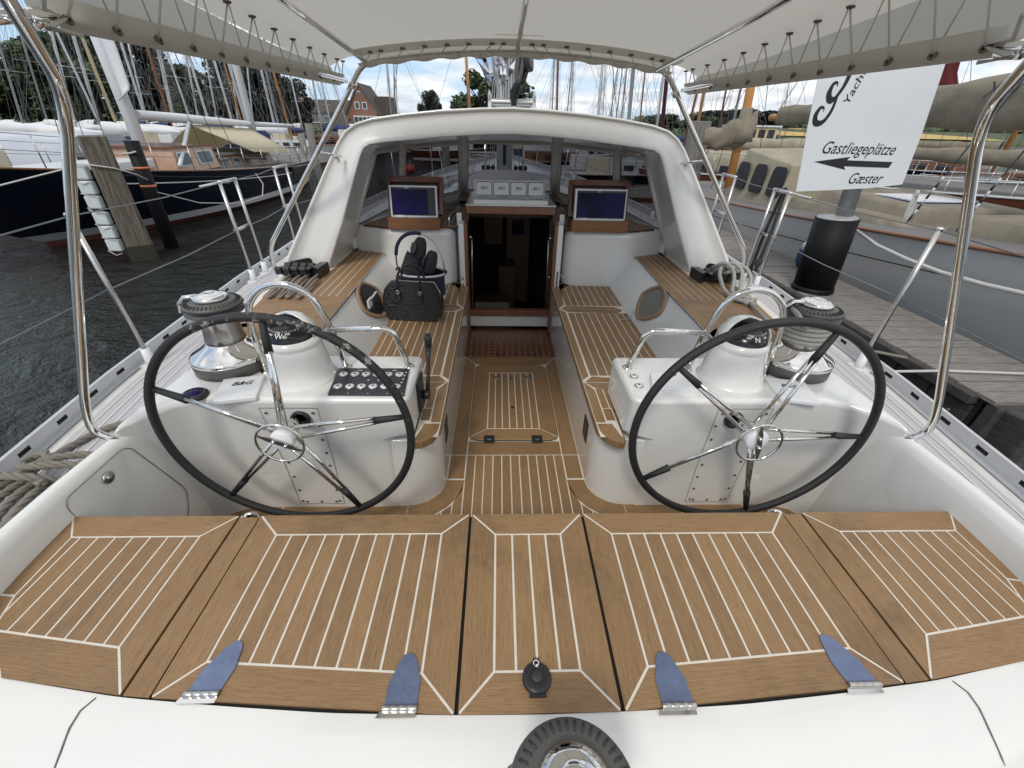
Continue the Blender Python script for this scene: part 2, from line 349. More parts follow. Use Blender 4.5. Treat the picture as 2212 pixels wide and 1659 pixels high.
def plank(mb,P,ang,T,m='teak',gap=GAP,z=0,h=.004):
    P=dedupe(P)
    if len(P)<3 or abs(area(P))<2e-5: return
    if area(P)<0: P=P[::-1]
    Q=P
    if gap:
        Q=P
        for i in range(len(P)):
            p,q=P[i],P[(i+1)%len(P)]; dx,dy=q[0]-p[0],q[1]-p[1]; l=math.hypot(dx,dy)
            if l<1e-6: continue
            nx,ny=-dy/l,dx/l; Q=clip(Q,-nx,-ny,-(nx*p[0]+ny*p[1]+gap/2))
            if len(Q)<3: return
    c,s_=math.cos(ang),math.sin(ang); ou,ov=random.uniform(0,50),random.uniform(0,50); tn=random.uniform(.92,1.09)
    uv=[(x*c+y*s_+ou,-x*s_+y*c+ov) for x,y in Q]
    top=[T(x,y,z) for x,y in Q]; bot=[T(x,y,z-h) for x,y in Q]
    mb.face(top,m,uv,tn)
    n=len(Q)
    for i in range(n):
        j=(i+1)%n; mb.face([bot[i],bot[j],top[j],top[i]],m,[uv[i],uv[j],uv[j],uv[i]],tn*.8)
def teak_panel(mb,outer,wid,ang,pitch,T,phase=0,m='teak',caulk=True,base=None,edge_gap=0,cd=.0012):
    """margins round a convex outer polygon and planks of one direction inside it"""
    if area(outer)<0: outer=outer[::-1]; wid=wid[::-1] if isinstance(wid,(list,tuple)) else wid
    n=len(outer)
    if wid is None: inner=outer
    else:
        inner=inset(outer,wid); oe=inset(outer,-GAP/2)
        ws=wid if isinstance(wid,(list,tuple)) else [wid]*n
        for i in range(n):
            if ws[i]<=0: continue
            j=(i+1)%n; p,q=oe[i],oe[j]
            plank(mb,[p,q,inner[j],inner[i]],math.atan2(q[1]-p[1],q[0]-p[0]),T,m)
    c,s_=math.cos(ang),math.sin(ang); v=[-x*s_+y*c for x,y in inner]; lo,hi=min(v),max(v)
    k=math.floor((lo-phase)/pitch); 
    while phase+k*pitch<hi:
        a=phase+k*pitch; b=a+pitch
        Q=clip(clip(inner,s_,-c,-a),-s_,c,b)
        if len(Q)>=3: plank(mb,Q,ang,T,m)
        k+=1
    if caulk: mb.face([T(x,y,-cd) for x,y in inset(outer,.0015)],'caulk',[(0,0)]*n)

mat('grommet',(.16,.145,.12),.35,metal=.8)
mat('frame_wood',(.30,.19,.11),.5)
mat('pane_dull',(.17,.17,.14),.3)
mat('mahogany_dark',(.035,.014,.008),.35)
mat('box_wood',(.24,.115,.05),.35,col2=(.17,.07,.03),vscale=6,stretch=(1,8,8))
# =====================================================================
# the yacht the camera stands on
# =====================================================================
Y=empty('sailing_yacht',(0,0,0),'white sailing yacht in the foreground with teak cockpit, twin steering wheels and hard windshield','yacht')
def ident(z0): return lambda x,y,dz=0:(x,y,z0+dz)
HW=[(-.3,1.62),(.2,1.78),(1.15,1.95),(1.9,2.08),(3.5,2.26),(5,2.33),(7,2.22),(9,1.92),(10.5,1.5),(12,.95),(13.2,.40),(14,.02)]
def sheer(y): return 1.40+ (max(0,y-4)/10)**1.6*.45
ys=[-.3+.3*i for i in range(48)]; ys=[y for y in ys if y<14]+[14]
hull=MB()
for s in (-1,1):
    rows=[]
    for y in ys:
        w=interp(HW,y); z=sheer(y); rows.append([(s*(w+.04),y,z+.0),(s*(w+.06),y,z-.25),(s*(w*.98+.02),y,.75),(s*w*.9,y,.3),(s*w*.82,y,-.2)][:: -s])
    hull.grid(rows,'gelcoat')
hull.build('hull',Y)
# ---- side deck and foredeck
dk=MB()
for s in (-1,1):
    rows=[]
    for y in ys: w=interp(HW,y); rows.append([(s*x,y,sheer(y)+(.05*(1-x/w) if y>4.5 else 0)) for x in ((w+.03),w-.12,(1.56+w-.12)/2 if y<4.25 else w*.66,(1.50 if y<4.25 else (1.15 if y<9.6 else 0)))][:: s])
    dk.grid(rows,'gelcoat',smooth=False)
    # grooved non-slip strip with pale lines
    def strip(a,b,m,dz,y0=-.3,y1=13):
        yy=[y for y in ys if y0<=y<=y1]
        lim=lambda y:(1.545 if y<2 else 1.545+.08*(y-2)) if y<4.3 else 1.25
        if any(interp(HW,y)-a-.004>lim(y) for y in yy): dk.grid([[(s*max(interp(HW,y)-a,lim(y)),y,sheer(y)+dz),(s*max(interp(HW,y)-b,lim(y)-.002),y,sheer(y)+dz)][::s] for y in yy],m,smooth=False)
    strip(.045,.60,'deck_grey',.004,-.3,9.5)
    for k in range(11): strip(.075+.048*k,.075+.048*k+.005,'deck_line',.008,-.3,9.5)
dk.build('side_deck',Y)
# ---- toe rails with slots
for s in (-1,1):
    tr=MB()
    yy=[-.3+.055*i for i in range(int(14.2/.055))]
    slots=[-.17+.215*i for i in range(64)]
    rows=[]
    P=lambda y,d,h:(s*(interp(HW,y)+d),y,sheer(y)+h)
    # continuous foot, lower and upper band; openings are left between the bands
    for (d0,h0,d1,h1) in ((.0,.006,.026,.006),(.026,.006,.026,.030),(.026,.050,.022,.075),(.022,.075,.034,.078),(.034,.078,.040,0)):
        tr.grid([[P(y,d0,h0),P(y,d1,h1)][::s] for y in yy if y<13.9],'alu',smooth=False)
    y=-.3
    for q in slots:
        a,b=y,q-.03
        if b>a: tr.grid([[P(a+(b-a)*t/3,.026,.030),P(a+(b-a)*t/3,.026,.050)][::s] for t in range(4)],'alu',smooth=False)
        tr.grid([[P(q-.03,.030,.030),P(q-.03,.030,.050)][::s],[P(q+.03,.030,.030),P(q+.03,.030,.050)][::s]],'black_gap',smooth=False)
        y=q+.03
    tr.build('toe_rail',Y)
# ---- coamings (gelcoat wall with rounded crest) outboard of the cockpit
CIN=[(-.4,1.05),(.1,1.16),(.3,1.26),(.5,1.385),(.7,1.448),(.95,1.468),(1.4,1.462),(1.9,1.462)]
for s in (-1,1):
    c=MB(); rows=[]
    for i in range(24):
        y=-.4+2.3*i/23; x=interp(CIN,y); 
        prof=[(x-.05,.90),(x-.035,1.30),(x-.012,1.50),(x-.004,1.572),(x+.012,1.598),(x+.032,1.606),(x+.052,1.600),(x+.066,1.575),(x+.070,1.50),(x+.074,1.38)]
        rows.append([(s*a,y,b) for a,b in prof][::s])
    c.grid(rows,'gelcoat'); c.build('coaming',Y,subsurf=1)
# locker doors let into the coaming walls
for s in (-1,1):
    pts=[(.975,1.30),(.948,1.49),(.948,1.545),(.965,1.568),(1.195,1.575),(1.222,1.555),(1.31,1.25),(1.26,1.15),(1.0,1.15)]
    X=lambda y,z,o=0:(s*(interp([(.9,interp(CIN,y)-.05),(1.3,interp(CIN,y)-.036),(1.50,interp(CIN,y)-.013),(1.62,interp(CIN,y)-.003)],z)-o),y,z)
    d=MB()
    for q in range(12):
        for w_ in range(1): pass
    if s>0: continue
    d.tube(bend([X(y,z,.001) for y,z in pts+[pts[0]]],.03,4),.0016,'deck_old',5); o=d.build('locker_door',Y)
    k=MB(); k.lathe([(.022,0),(.022,.004),(.018,.007),(.008,.007),(.008,.010),(0,.010)],'steel_brushed',(s*1.452,1.095,1.530),(-s,0,0)); k.build('lock',o)
# ---- cockpit sole
T=ident(.98)
so_=MB()
so_.box(-1.5,1.5,.0,3.03,.90,.974,'gelcoat')
# forward frame with hatch
def rrect(x0,x1,y0,y1,r,n=6):
    o=[]
    for cx,cy,a in ((x1-r,y1-r,0),(x0+r,y1-r,90),(x0+r,y0+r,180),(x1-r,y0+r,270)):
        for i in range(n+1): t=R(a+90*i/n); o.append((cx+r*math.cos(t),cy+r*math.sin(t)))
    return o
XO=.37
plank(so_,[(-XO,1.83),(-.275,1.83),(-.275,2.90),(-XO,3.03)],R(90),T); plank(so_,[(.275,1.83),(XO,1.83),(XO,3.03),(.275,2.90)],R(90),T)
plank(so_,[(-.275,2.90),(.275,2.90),(XO,3.03),(-XO,3.03)],0,T)
plank(so_,[(-.275,1.83),(.275,1.83),(.275,1.955),(-.275,1.955)],0,T)
so_.face([T(-XO,1.83,-.0012),T(XO,1.83,-.0012),T(XO,3.03,-.0012),T(-XO,3.03,-.0012)],'caulk',[(0,0)]*4)
# aft planks between the consoles
x=-.275
for k in range(11): plank(so_,[(x+.05*k,1.0),(x+.05*(k+1),1.0),(x+.05*(k+1),1.83),(x+.05*k,1.83)],R(90),T)
for s in (-1,1):
    # curved margin boards following the console foot
    cx,cy=s*.54,1.63
    A=[(cx-s*.172*math.cos(R(t)),cy-.172*math.sin(R(t))) for t in range(0,91,15)]
    B=[(cx-s*.265*math.cos(R(t)),cy-.265*math.sin(R(t))) for t in range(0,91,15)]
    plank(so_,[(s*.277,1.64),(s*.368,1.64),(s*.368,1.83),(s*.277,1.83)],R(90),T)
    for i in range(6): plank(so_,[A[i],A[i+1],B[i+1],B[i]],R(90-15*i-8) if s<0 else R(90+15*i+8),T,gap=.0 if i not in (0,3) else 0)
    plank(so_,[(s*.54,1.46),(s*.80,1.46),(s*.84,1.365),(s*.54,1.365)],0,T)
    plank(so_,[(s*.80,1.46),(s*1.15,1.46),(s*1.15,1.365),(s*.84,1.365)],0,T)
    plank(so_,[(s*1.15,1.46),(s*1.43,1.46),(s*1.43,1.2),(s*1.15,1.365)],0,T)
    for k in range(24):
        xa,xb=.275+.05*k,.325+.05*k; yt=lambda x:(1.63-math.sqrt(max(0,.27**2-(.54-x)**2))) if x<.54 else 1.36
        plank(so_,[(s*xa,.95),(s*xb,.95),(s*xb,yt(xb)),(s*xa,yt(xa) if xa>.2751 else 1.62)],R(90),T)
so_.face([T(-1.44,.95,-.0012),T(1.44,.95,-.0012),T(1.44,1.83,-.0012),T(-1.44,1.83,-.0012)],'caulk',[(0,0)]*4)
so_.build('cockpit_sole',Y)
h=MB(); T2=ident(.984)
o=rrect(-.272,.272,1.958,2.897,.06); h.prism(rrect(-.274,.274,1.956,2.899,.06),.974,.9812,'black_gap')
inn=rrect(-.162,.162,2.07,2.76,.02,3)
for (p,an) in (([(-.272,1.99),(-.165,2.07),(-.165,2.765),(-.272,2.87)],90),([(.272,1.99),(.165,2.07),(.165,2.765),(.272,2.87)],90)):
    plank(h,p,R(an),T2,gap=.004)
plank(h,[(-.262,1.962),(.262,1.962),(.268,1.99),(.165,2.07),(-.165,2.07),(-.268,1.99)],0,T2,gap=.004)
plank(h,[(-.165,2.765),(.165,2.765),(.268,2.862),(.235,2.893),(-.235,2.893),(-.268,2.862)],0,T2,gap=.004)
for k in range(7): w=.327/7; plank(h,[(-.1635+w*k,2.072),(-.1635+w*(k+1),2.072),(-.1635+w*(k+1),2.762),(-.1635+w*k,2.762)],R(90),T2)
h.face([T2(x,y,-.0012) for x,y in inset(rrect(-.268,.268,1.962,2.893,.055),.0)],'caulk',[(0,0)]*28)
hh=h.build('sole_hatch',Y)
for x in (-.15,.14):
    k=MB(); k.box(x-.032,x+.032,1.93,2.0,.985,.990,'black_plastic'); k.box(x-.012,x+.012,1.955,1.96,.990,.9925,'steel_brushed'); k.build('latch',hh,bevel=.002)
for x,y,r in ((-.115,2.70,.028),(.125,2.70,.028),(0,2.68,.009),(.0,2.30,.012)):
    k=MB(); k.lathe([(r,0),(r,.003),(r*.6,.003),(r*.55,.0015),(0,.0015)],'steel_brushed' if r>.02 else 'black_plastic',(x,y,.985)); k.build('lifting_ring' if r>.02 else 'screw',hh)
# wooden grating in front of the companionway
g=MB(); g.box(-.372,.372,3.032,3.60,.93,.972,'teak_varnished')
for i in range(14):
    for j in range(9):
        xx,yy=-.33+.051*i,3.07+.056*j; g.box(xx-.009,xx+.009,yy-.013,yy+.013,.972,.9735,'deck_old')
g.build('grating',Y)
# ---- aft deck: three hinged teak hatches and two fixed side panels
AE=[(0,.391),(.19,.393),(.466,.402),(.69,.418),(.94,.440),(1.233,.483),(1.42,.54)]
aft=lambda x:interp(AE,abs(x))
u=MB(); 
P=[(-1.46,.945),(-1.44,.69),(-1.38,.52)]+[(x/10,aft(x/10)+.002) for x in range(-13,14)]+[(1.38,.52),(1.44,.69),(1.46,.945)]
u.prism(P,1.44,1.490,'black_gap')
u.prism([(-1.45,.93),(-1.45,.949),(1.45,.949),(1.45,.93)],1.44,1.4895,'teak'); u.build('hatch_frame',Y)
TA=ident(1.5)
def hatch(pts,wid,phase,nm,sx=1):
    mb=MB(); teak_panel(mb,pts,wid,R(90),.0524,TA,phase=phase)
    P=pts if area(pts)>0 else pts[::-1]
    mb.prism(inset(P,.001),1.488,1.4975,'teak')
    return mb.build(nm,Y)
hatch([(-.181,.396),(.181,.396),(.181,.95),(-.181,.95)],[.083,.078,.081,.078],.103,'deck_hatch')
for s in (-1,1):
    hatch([(s*.190,.396),(s*.868,.440),(s*.868,.95),(s*.190,.95)],[.083,.076,.081,.077] if s>0 else [.083,.077,.081,.076],-s*.267,'deck_hatch')
    mb=MB(); plank(mb,[(s*.874,.441),(s*.934,.446),(s*.934,.945),(s*.874,.945)],R(90),ident(1.497),gap=0); mb.build('teak_strip',Y)
    pts=[(s*.939,.446),(s*1.233,.486),(s*1.39,.53),(s*1.448,.69),(s*1.462,.95),(s*.939,.95)]
    mb=MB(); 
    if s<0: pts=pts[::-1]
    ws={1:[.09,.07,.05,.05,.079,.079],-1:[.079,.05,.05,.07,.09,.079]}[s]
    if s<0: # edges of the reversed polygon: front, outboard x3, aft, inboard
        ws=[.079,.055,.05,.07,.09,.079]
    teak_panel(mb,pts,ws,R(90),.0524,TA,phase=-s*1.008)
    mb.prism(inset(pts if area(pts)>0 else pts[::-1],.001),1.44,1.4975,'teak')
    mb.build('teak_panel',Y)
# hinges: blue-film covered leaves with steel knuckles at the aft edge
for (x,ye,ang) in ((-.757,.447,-.20),(-.310,.412,-.02),(.312,.406,.02),(.765,.440,.20)):
    c,s_=math.cos(-ang*.0),math.sin(0)
    sk=-ang*.25
    L=[(-.036,.0),(.036,.0),(.036,.05),(.020,.095),(.010,.108),(-.002,.111),(-.013,.106),(-.021,.090),(-.036,.045)]
    f=lambda a,b:(x+a-ang*.42*b*-1 if 0 else x+a+(.28 if x<0 else -.28)*abs(ang)*b*4*.9,ye+b)
    mb=MB(); mb.prism([f(a,b) for a,b in L],1.501,1.5035,'steel_blue'); hg=mb.build('hinge',Y,bevel=.0008)
    k=MB()
    for q in range(4): k.idx([],[],'steel_brushed'); k.lathe([(.0062,0),(.0065,.0006),(.0065,.0182),(.0062,.0188)],'steel_brushed',(x-.038+.019*q,ye-.004,1.505),(1,0,0),n=14)
    k.prism([(x-.050,ye-.020),(x+.036,ye-.020),(x+.036,ye-.008),(x-.044,ye-.008)],1.499,1.502,'steel')
    k.build('knuckle',hg)
# black rubber foot switch on the centre hatch
k=MB(); k.lathe([(.034,0),(.034,.006),(.030,.010),(.024,.011)],'black_plastic',(-.003,.462,1.501),n=28); k.lathe([(.013,.011),(.013,.014),(.010,.0165),(0,.0165)],'rubber',(-.003,.462,1.501),n=20)
k.box(-.010,.005,.488,.502,1.501,1.510,'black_plastic'); k.box(-.022,.016,.424,.434,1.501,1.507,'black_plastic')
fs=k.build('foot_switch',Y)
k=MB(); k.tube([(-.003+.0062*math.cos(R(a)),.491+.0062*math.sin(R(a)),1.5125) for a in range(-60,221,20)],.0011,'ink_white',6); k.prism([(.0005,.482),(-.0065,.484),(-.001,.489)],1.511,1.513,'ink_white'); k.build('arrow_mark',fs)
# ---- white transom moulding aft of the teak
tm=MB(); rows=[]
for i in range(-30,31):
    x=i/20; a=aft(x); e=max(0,abs(x)-1.30)
    rows.append([(x,a+.0035,1.4955+e*.3),(x,a-.02,1.496+e*.35),(x*1.003,a-.07,1.492+e*.45),(x*1.01,a-.13,1.476+e*.5),(x*1.015,a-.17,1.452+e*.5),(x*1.02,a-.20,1.40+e*.5),(x*1.02,a-.22,1.30),(x*1.02,a-.25,1.0)])
tm.grid(rows,'gelcoat')
tms=tm.build('transom',Y,subsurf=1)
for s in (-1,1):
    k=MB(); k.tube([(s*.990,aft(.99)-.004,1.4955),(s*1.004,aft(1)-.03,1.4965),(s*1.003,aft(1)-.06,1.4935),(s*.992,aft(1)-.10,1.4855),(s*.985,aft(1)-.14,1.4715),(s*.985,aft(1)-.18,1.44)],.0018,'deck_old',6); k.build('panel_seam',Y)
# ---- benches
for s in (-1,1):
    b=MB()
    # pedestal below the seat, curving round behind the console
    foot=[(s*1.43,1.46),(s*.54,1.46)]+[(s*(.54-.17*math.sin(R(t))),1.63-.17*math.cos(R(t))) for t in range(15,91,15)]+[(s*.368,3.60),(s*1.43,3.60)]
    if s>0: foot=foot[::-1]
    b.prism(foot,.975,1.395,'gelcoat'); b.build('bench_moulding',Y,bevel=.012)
    # back rest wall sloping up to the coaming ledge
    c=MB(); rows=[]
    for y in (1.80,2.3,2.8,3.3,3.75,3.95):
        xi=1.015+.03*(y-2)/1.8
        rows.append([(s*.845,y,1.39),(s*.862,y,1.44),(s*(xi-.035),y,1.63),(s*(xi-.006),y,1.668),(s*xi,y,1.6755)][::-s])
    c.grid(rows,'gelcoat'); bw=c.build('backrest',Y)
    t=MB(); TB=ident(1.43)
    seat=[(s*.360,1.52),(s*.360,3.44),(s*.53,3.63),(s*.866,3.63),(s*.866,1.78),(s*.455,1.78),(s*.455,1.46)]
    # field panels: aft small, long middle, forward
    t.prism([(s*.357,1.50),(s*.357,3.47),(s*.52,3.64),(s*.87,3.64),(s*.87,1.70),(s*.47,1.70),(s*.47,1.42),(s*.43,1.40)][::s],1.395,1.4245,'teak')
    q=(.362,.412)
    plank(t,[(s*.360,1.545),(s*.41,1.545),(s*.412,1.83),(s*.355+s*.005,1.92)],R(90),TB)   # inner margin, aft
    plank(t,[(s*.360,1.92),(s*.405,1.97),(s*.405,2.89),(s*.360,2.965)],R(90),TB)
    plank(t,[(s*.360,2.965),(s*.41,3.05),(s*.435,3.40),(s*.360,3.44)],R(90),TB)
    plank(t,[(s*.360,3.44),(s*.435,3.40),(s*.545,3.575),(s*.53,3.63)],R(55 if s<0 else 125),TB)
    # arrow shaped cross boards
    for y0 in (2.90,1.84):
        w=.78 if y0>2 else .52
        plank(t,[(s*.368,y0+.065),(s*.42,y0+.0),(s*w,y0-.02),(s*(w+.06),y0+.035),(s*(w+.06),y0+.06)],0,TB)
        plank(t,[(s*.368,y0+.065),(s*(w+.06),y0+.06),(s*w,y0+.115),(s*.42,y0+.13)],0,TB)
    for (xa,xb,y0,y1) in ((.412,.86,1.975,2.89),(.418,.86,3.03,3.58)):
        k=0
        while xa+.051*k<xb-.01:
            a=xa+.051*k;bx=min(a+.051,xb); plank(t,[(s*a,y0),(s*bx,y0),(s*bx,y1),(s*a,y1)],R(90),TB); k+=1
    plank(t,[(s*.54,3.585),(s*.86,3.585),(s*.86,3.63),(s*.53,3.63)],0,TB)
    for k in range(2): plank(t,[(s*(.412+.04*k),1.66),(s*(.452+.04*k),1.66),(s*(.452+.04*k),1.84),(s*(.412+.04*k),1.84)],R(90),TB)
    plank(t,[(s*.412,1.56),(s*.46,1.56),(s*.46,1.66),(s*.412,1.66)],R(90),TB)
    # rounded nosing piece at the aft end
    no=[(s*.360,1.54),(s*.365,1.48),(s*.385,1.435),(s*.42,1.405),(s*.462,1.395),(s*.462,1.43),(s*.445,1.50),(s*.435,1.54)]
    plank(t,no,R(60 if s>0 else 120),TB,h=.035)
    cz=[(s*.360,1.44),(s*.360,3.44),(s*.53,3.63),(s*.866,3.63),(s*.866,1.74),(s*.462,1.74),(s*.462,1.44)]
    t.face([TB(x,y,-.0012) for x,y in (cz if s<0 else cz[::-1])],'caulk',[(0,0)]*7)
    t.build('bench_seat',Y)
    # lower grab hook in the bench side
    k=MB(); k.box(s*.372-.006,s*.372+.006,1.70,1.80,1.17,1.30,'black_plastic'); k.build('socket_panel',Y,bevel=.004)
# ---- coaming ledges with teak
LO=[(1.80,1.44),(2.2,1.52),(2.7,1.575),(3.0,1.64),(3.2,1.50),(3.5,1.40),(3.95,1.30)]
LI=lambda y:1.018+.03*(y-2)/1.8
for s in (-1,1):
    b=MB(); n=16; top=[];
    yy=[1.70+2.25*i/n for i in range(n+1)]
    body=[(s*(LI(y)+.0),y) for y in yy]+[(s*(min(interp(LO,y)+.02,1.64)),y) for y in yy[::-1]]
    b.prism(body if area(body)>0 else body[::-1],1.37,1.6765,'gelcoat'); b.build('ledge_moulding',Y)
    t=MB(); TL=ident(1.682); ph=0
    def Lo(y): return interp(LO,y)
    def seg(a,b,xa,xb,ang,gap=GAP): # a strip following the ledge
        m_=5; yy=[a+(b-a)*i/m_ for i in range(m_+1)]
        plank(t,[(s*xa(y),y) for y in yy]+[(s*xb(y),y) for y in yy[::-1]],ang,TL,gap=gap)
    seg(1.72,3.93,lambda y:LI(y)+.004,lambda y:LI(y)+.075,R(90))
    for k in range(4):  # long planks inside the windshield
        seg(2.50,3.93,lambda y,k=k:LI(y)+.075+.05*k,lambda y,k=k:min(LI(y)+.125+.05*k,Lo(y) if y>3.1 else 9),R(91))
    for k in range(4,9):
        seg(2.50,2.93,lambda y,k=k:LI(y)+.075+.05*k,lambda y,k=k:min(LI(y)+.125+.05*k,Lo(y)-.01),R(91))
    # broad shaped cross boards beside the rope clutches
    plank(t,[(s*1.095,2.50),(s*1.20,2.40),(s*1.50,2.37),(s*1.545,2.50)],0,TL)
    plank(t,[(s*1.095,2.30),(s*1.095,2.495),(s*1.20,2.395),(s*1.50,2.365),(s*1.50,2.28),(s*1.25,2.27)],R(12 if s>0 else 168),TL)
    # curved boards round the winch
    for r0,r1 in ((.175,.24),(.24,.36)):
        for a0,a1 in ((35,95),(95,150)):
            A=[(s*(1.275-r0*math.cos(R(a))),1.665+r0*1.15*math.sin(R(a))) for a in range(a0,a1+1,10)]
            B=[(s*(1.275-r1*math.cos(R(a))),1.665+r1*1.3*math.sin(R(a))) for a in range(a0,a1+1,10)]
            Q=A+B[::-1]; plank(t,Q,R(60 if s<0 else 120),TL)
    for k in range(6): plank(t,[(s*(1.10+.05*k),2.03+.01*k),(s*(1.15+.05*k),2.03+.01*k),(s*(1.15+.05*k),2.26),(s*(1.10+.05*k),2.26)],R(90),TL)
    plank(t,[(s*1.40,2.03),(s*1.47,2.0),(s*1.50,2.28),(s*1.42,2.26)],R(85 if s<0 else 95),TL)
    pc=[(s*(LI(y)+.004),y) for y in yy]+[(s*(interp(LO,y)),y) for y in yy[::-1]]
    t.prism(pc if area(pc)>0 else pc[::-1],1.677,1.6806,'caulk')
    pa=[(s*(LI(y)+.004),y) for y in (1.72,2.0,2.28,2.50)]+[(s*1.53,2.50),(s*1.50,2.28),(s*1.43,2.0),(s*1.43,1.72)]
    t.prism(pa if area(pa)>0 else pa[::-1],1.6806,1.6812,'teak')
    t.build('ledge_teak',Y)
    e=MB(); e.tube([(s*(LI(y)-.004),y,1.680) for y in yy],.006,'steel_brushed',6); e.build('ledge_trim',Y)
# shelf base and hatch runners under the windshield are darker teak
# ---- oval portholes in the back rests
for s in (-1,1):
    yc,zc=2.70,1.585; pts=[]
    for i in range(32):
        a=2*math.pi*i/32; c,s_=math.cos(a),math.sin(a)
        rr=1/((abs(c)**1.5+abs(s_)**1.5)**(1/1.5)); pts.append((yc+.20*rr*c,zc+.118*rr*s_))
    def XW(z): return s*(interp([(1.39,.845),(1.44,.862),(1.63,.988),(1.67,1.015)],z)-.004)
    f=MB(); ring=lambda k,d:[(XW(zc+(z-zc)*k)-s*d,yc+(y-yc)*k,zc+(z-zc)*k) for y,z in pts]
    f.grid([ring(1.0,.0),ring(1.0,.010),ring(.95,.014),ring(.86,.014),ring(.80,.010),ring(.80,.0)],'frame_wood',closed=True); fr=f.build('porthole',Y)
    g=MB(); g.face(ring(.81,.004) if s<0 else ring(.81,.004)[::-1],'pane_dull' if s>0 else 'black_plastic'); g.build('porthole_pane',fr)
    if s<0:
        g=MB(); g.lathe([(.022,0),(.022,.012),(.012,.018)],'black_plastic',(-.935,2.64,1.545),(1,0,0)); g.box(-.945,-.935,2.62,2.80,1.60,1.61,'plastic_white'); g.box(-.945,-.935,2.58,2.66,1.56,1.62,'plastic_white'); g.build('shower_fitting',fr)
# little folding padeye on each bench back
for s in (-1,1):
    k=MB(); k.prism([(s*.80,2.74),(s*.83,2.75),(s*.862,2.785),(s*.85,2.80),(s*.80,2.77),(s*.77,2.75)][::s],1.432,1.436,'steel'); k.tube([(s*.862,2.79,1.436),(s*.868,2.79,1.46),(s*.875,2.80,1.478),(s*.882,2.81,1.46),(s*.875,2.81,1.436)],.005,'steel',8); k.build('padeye',Y)
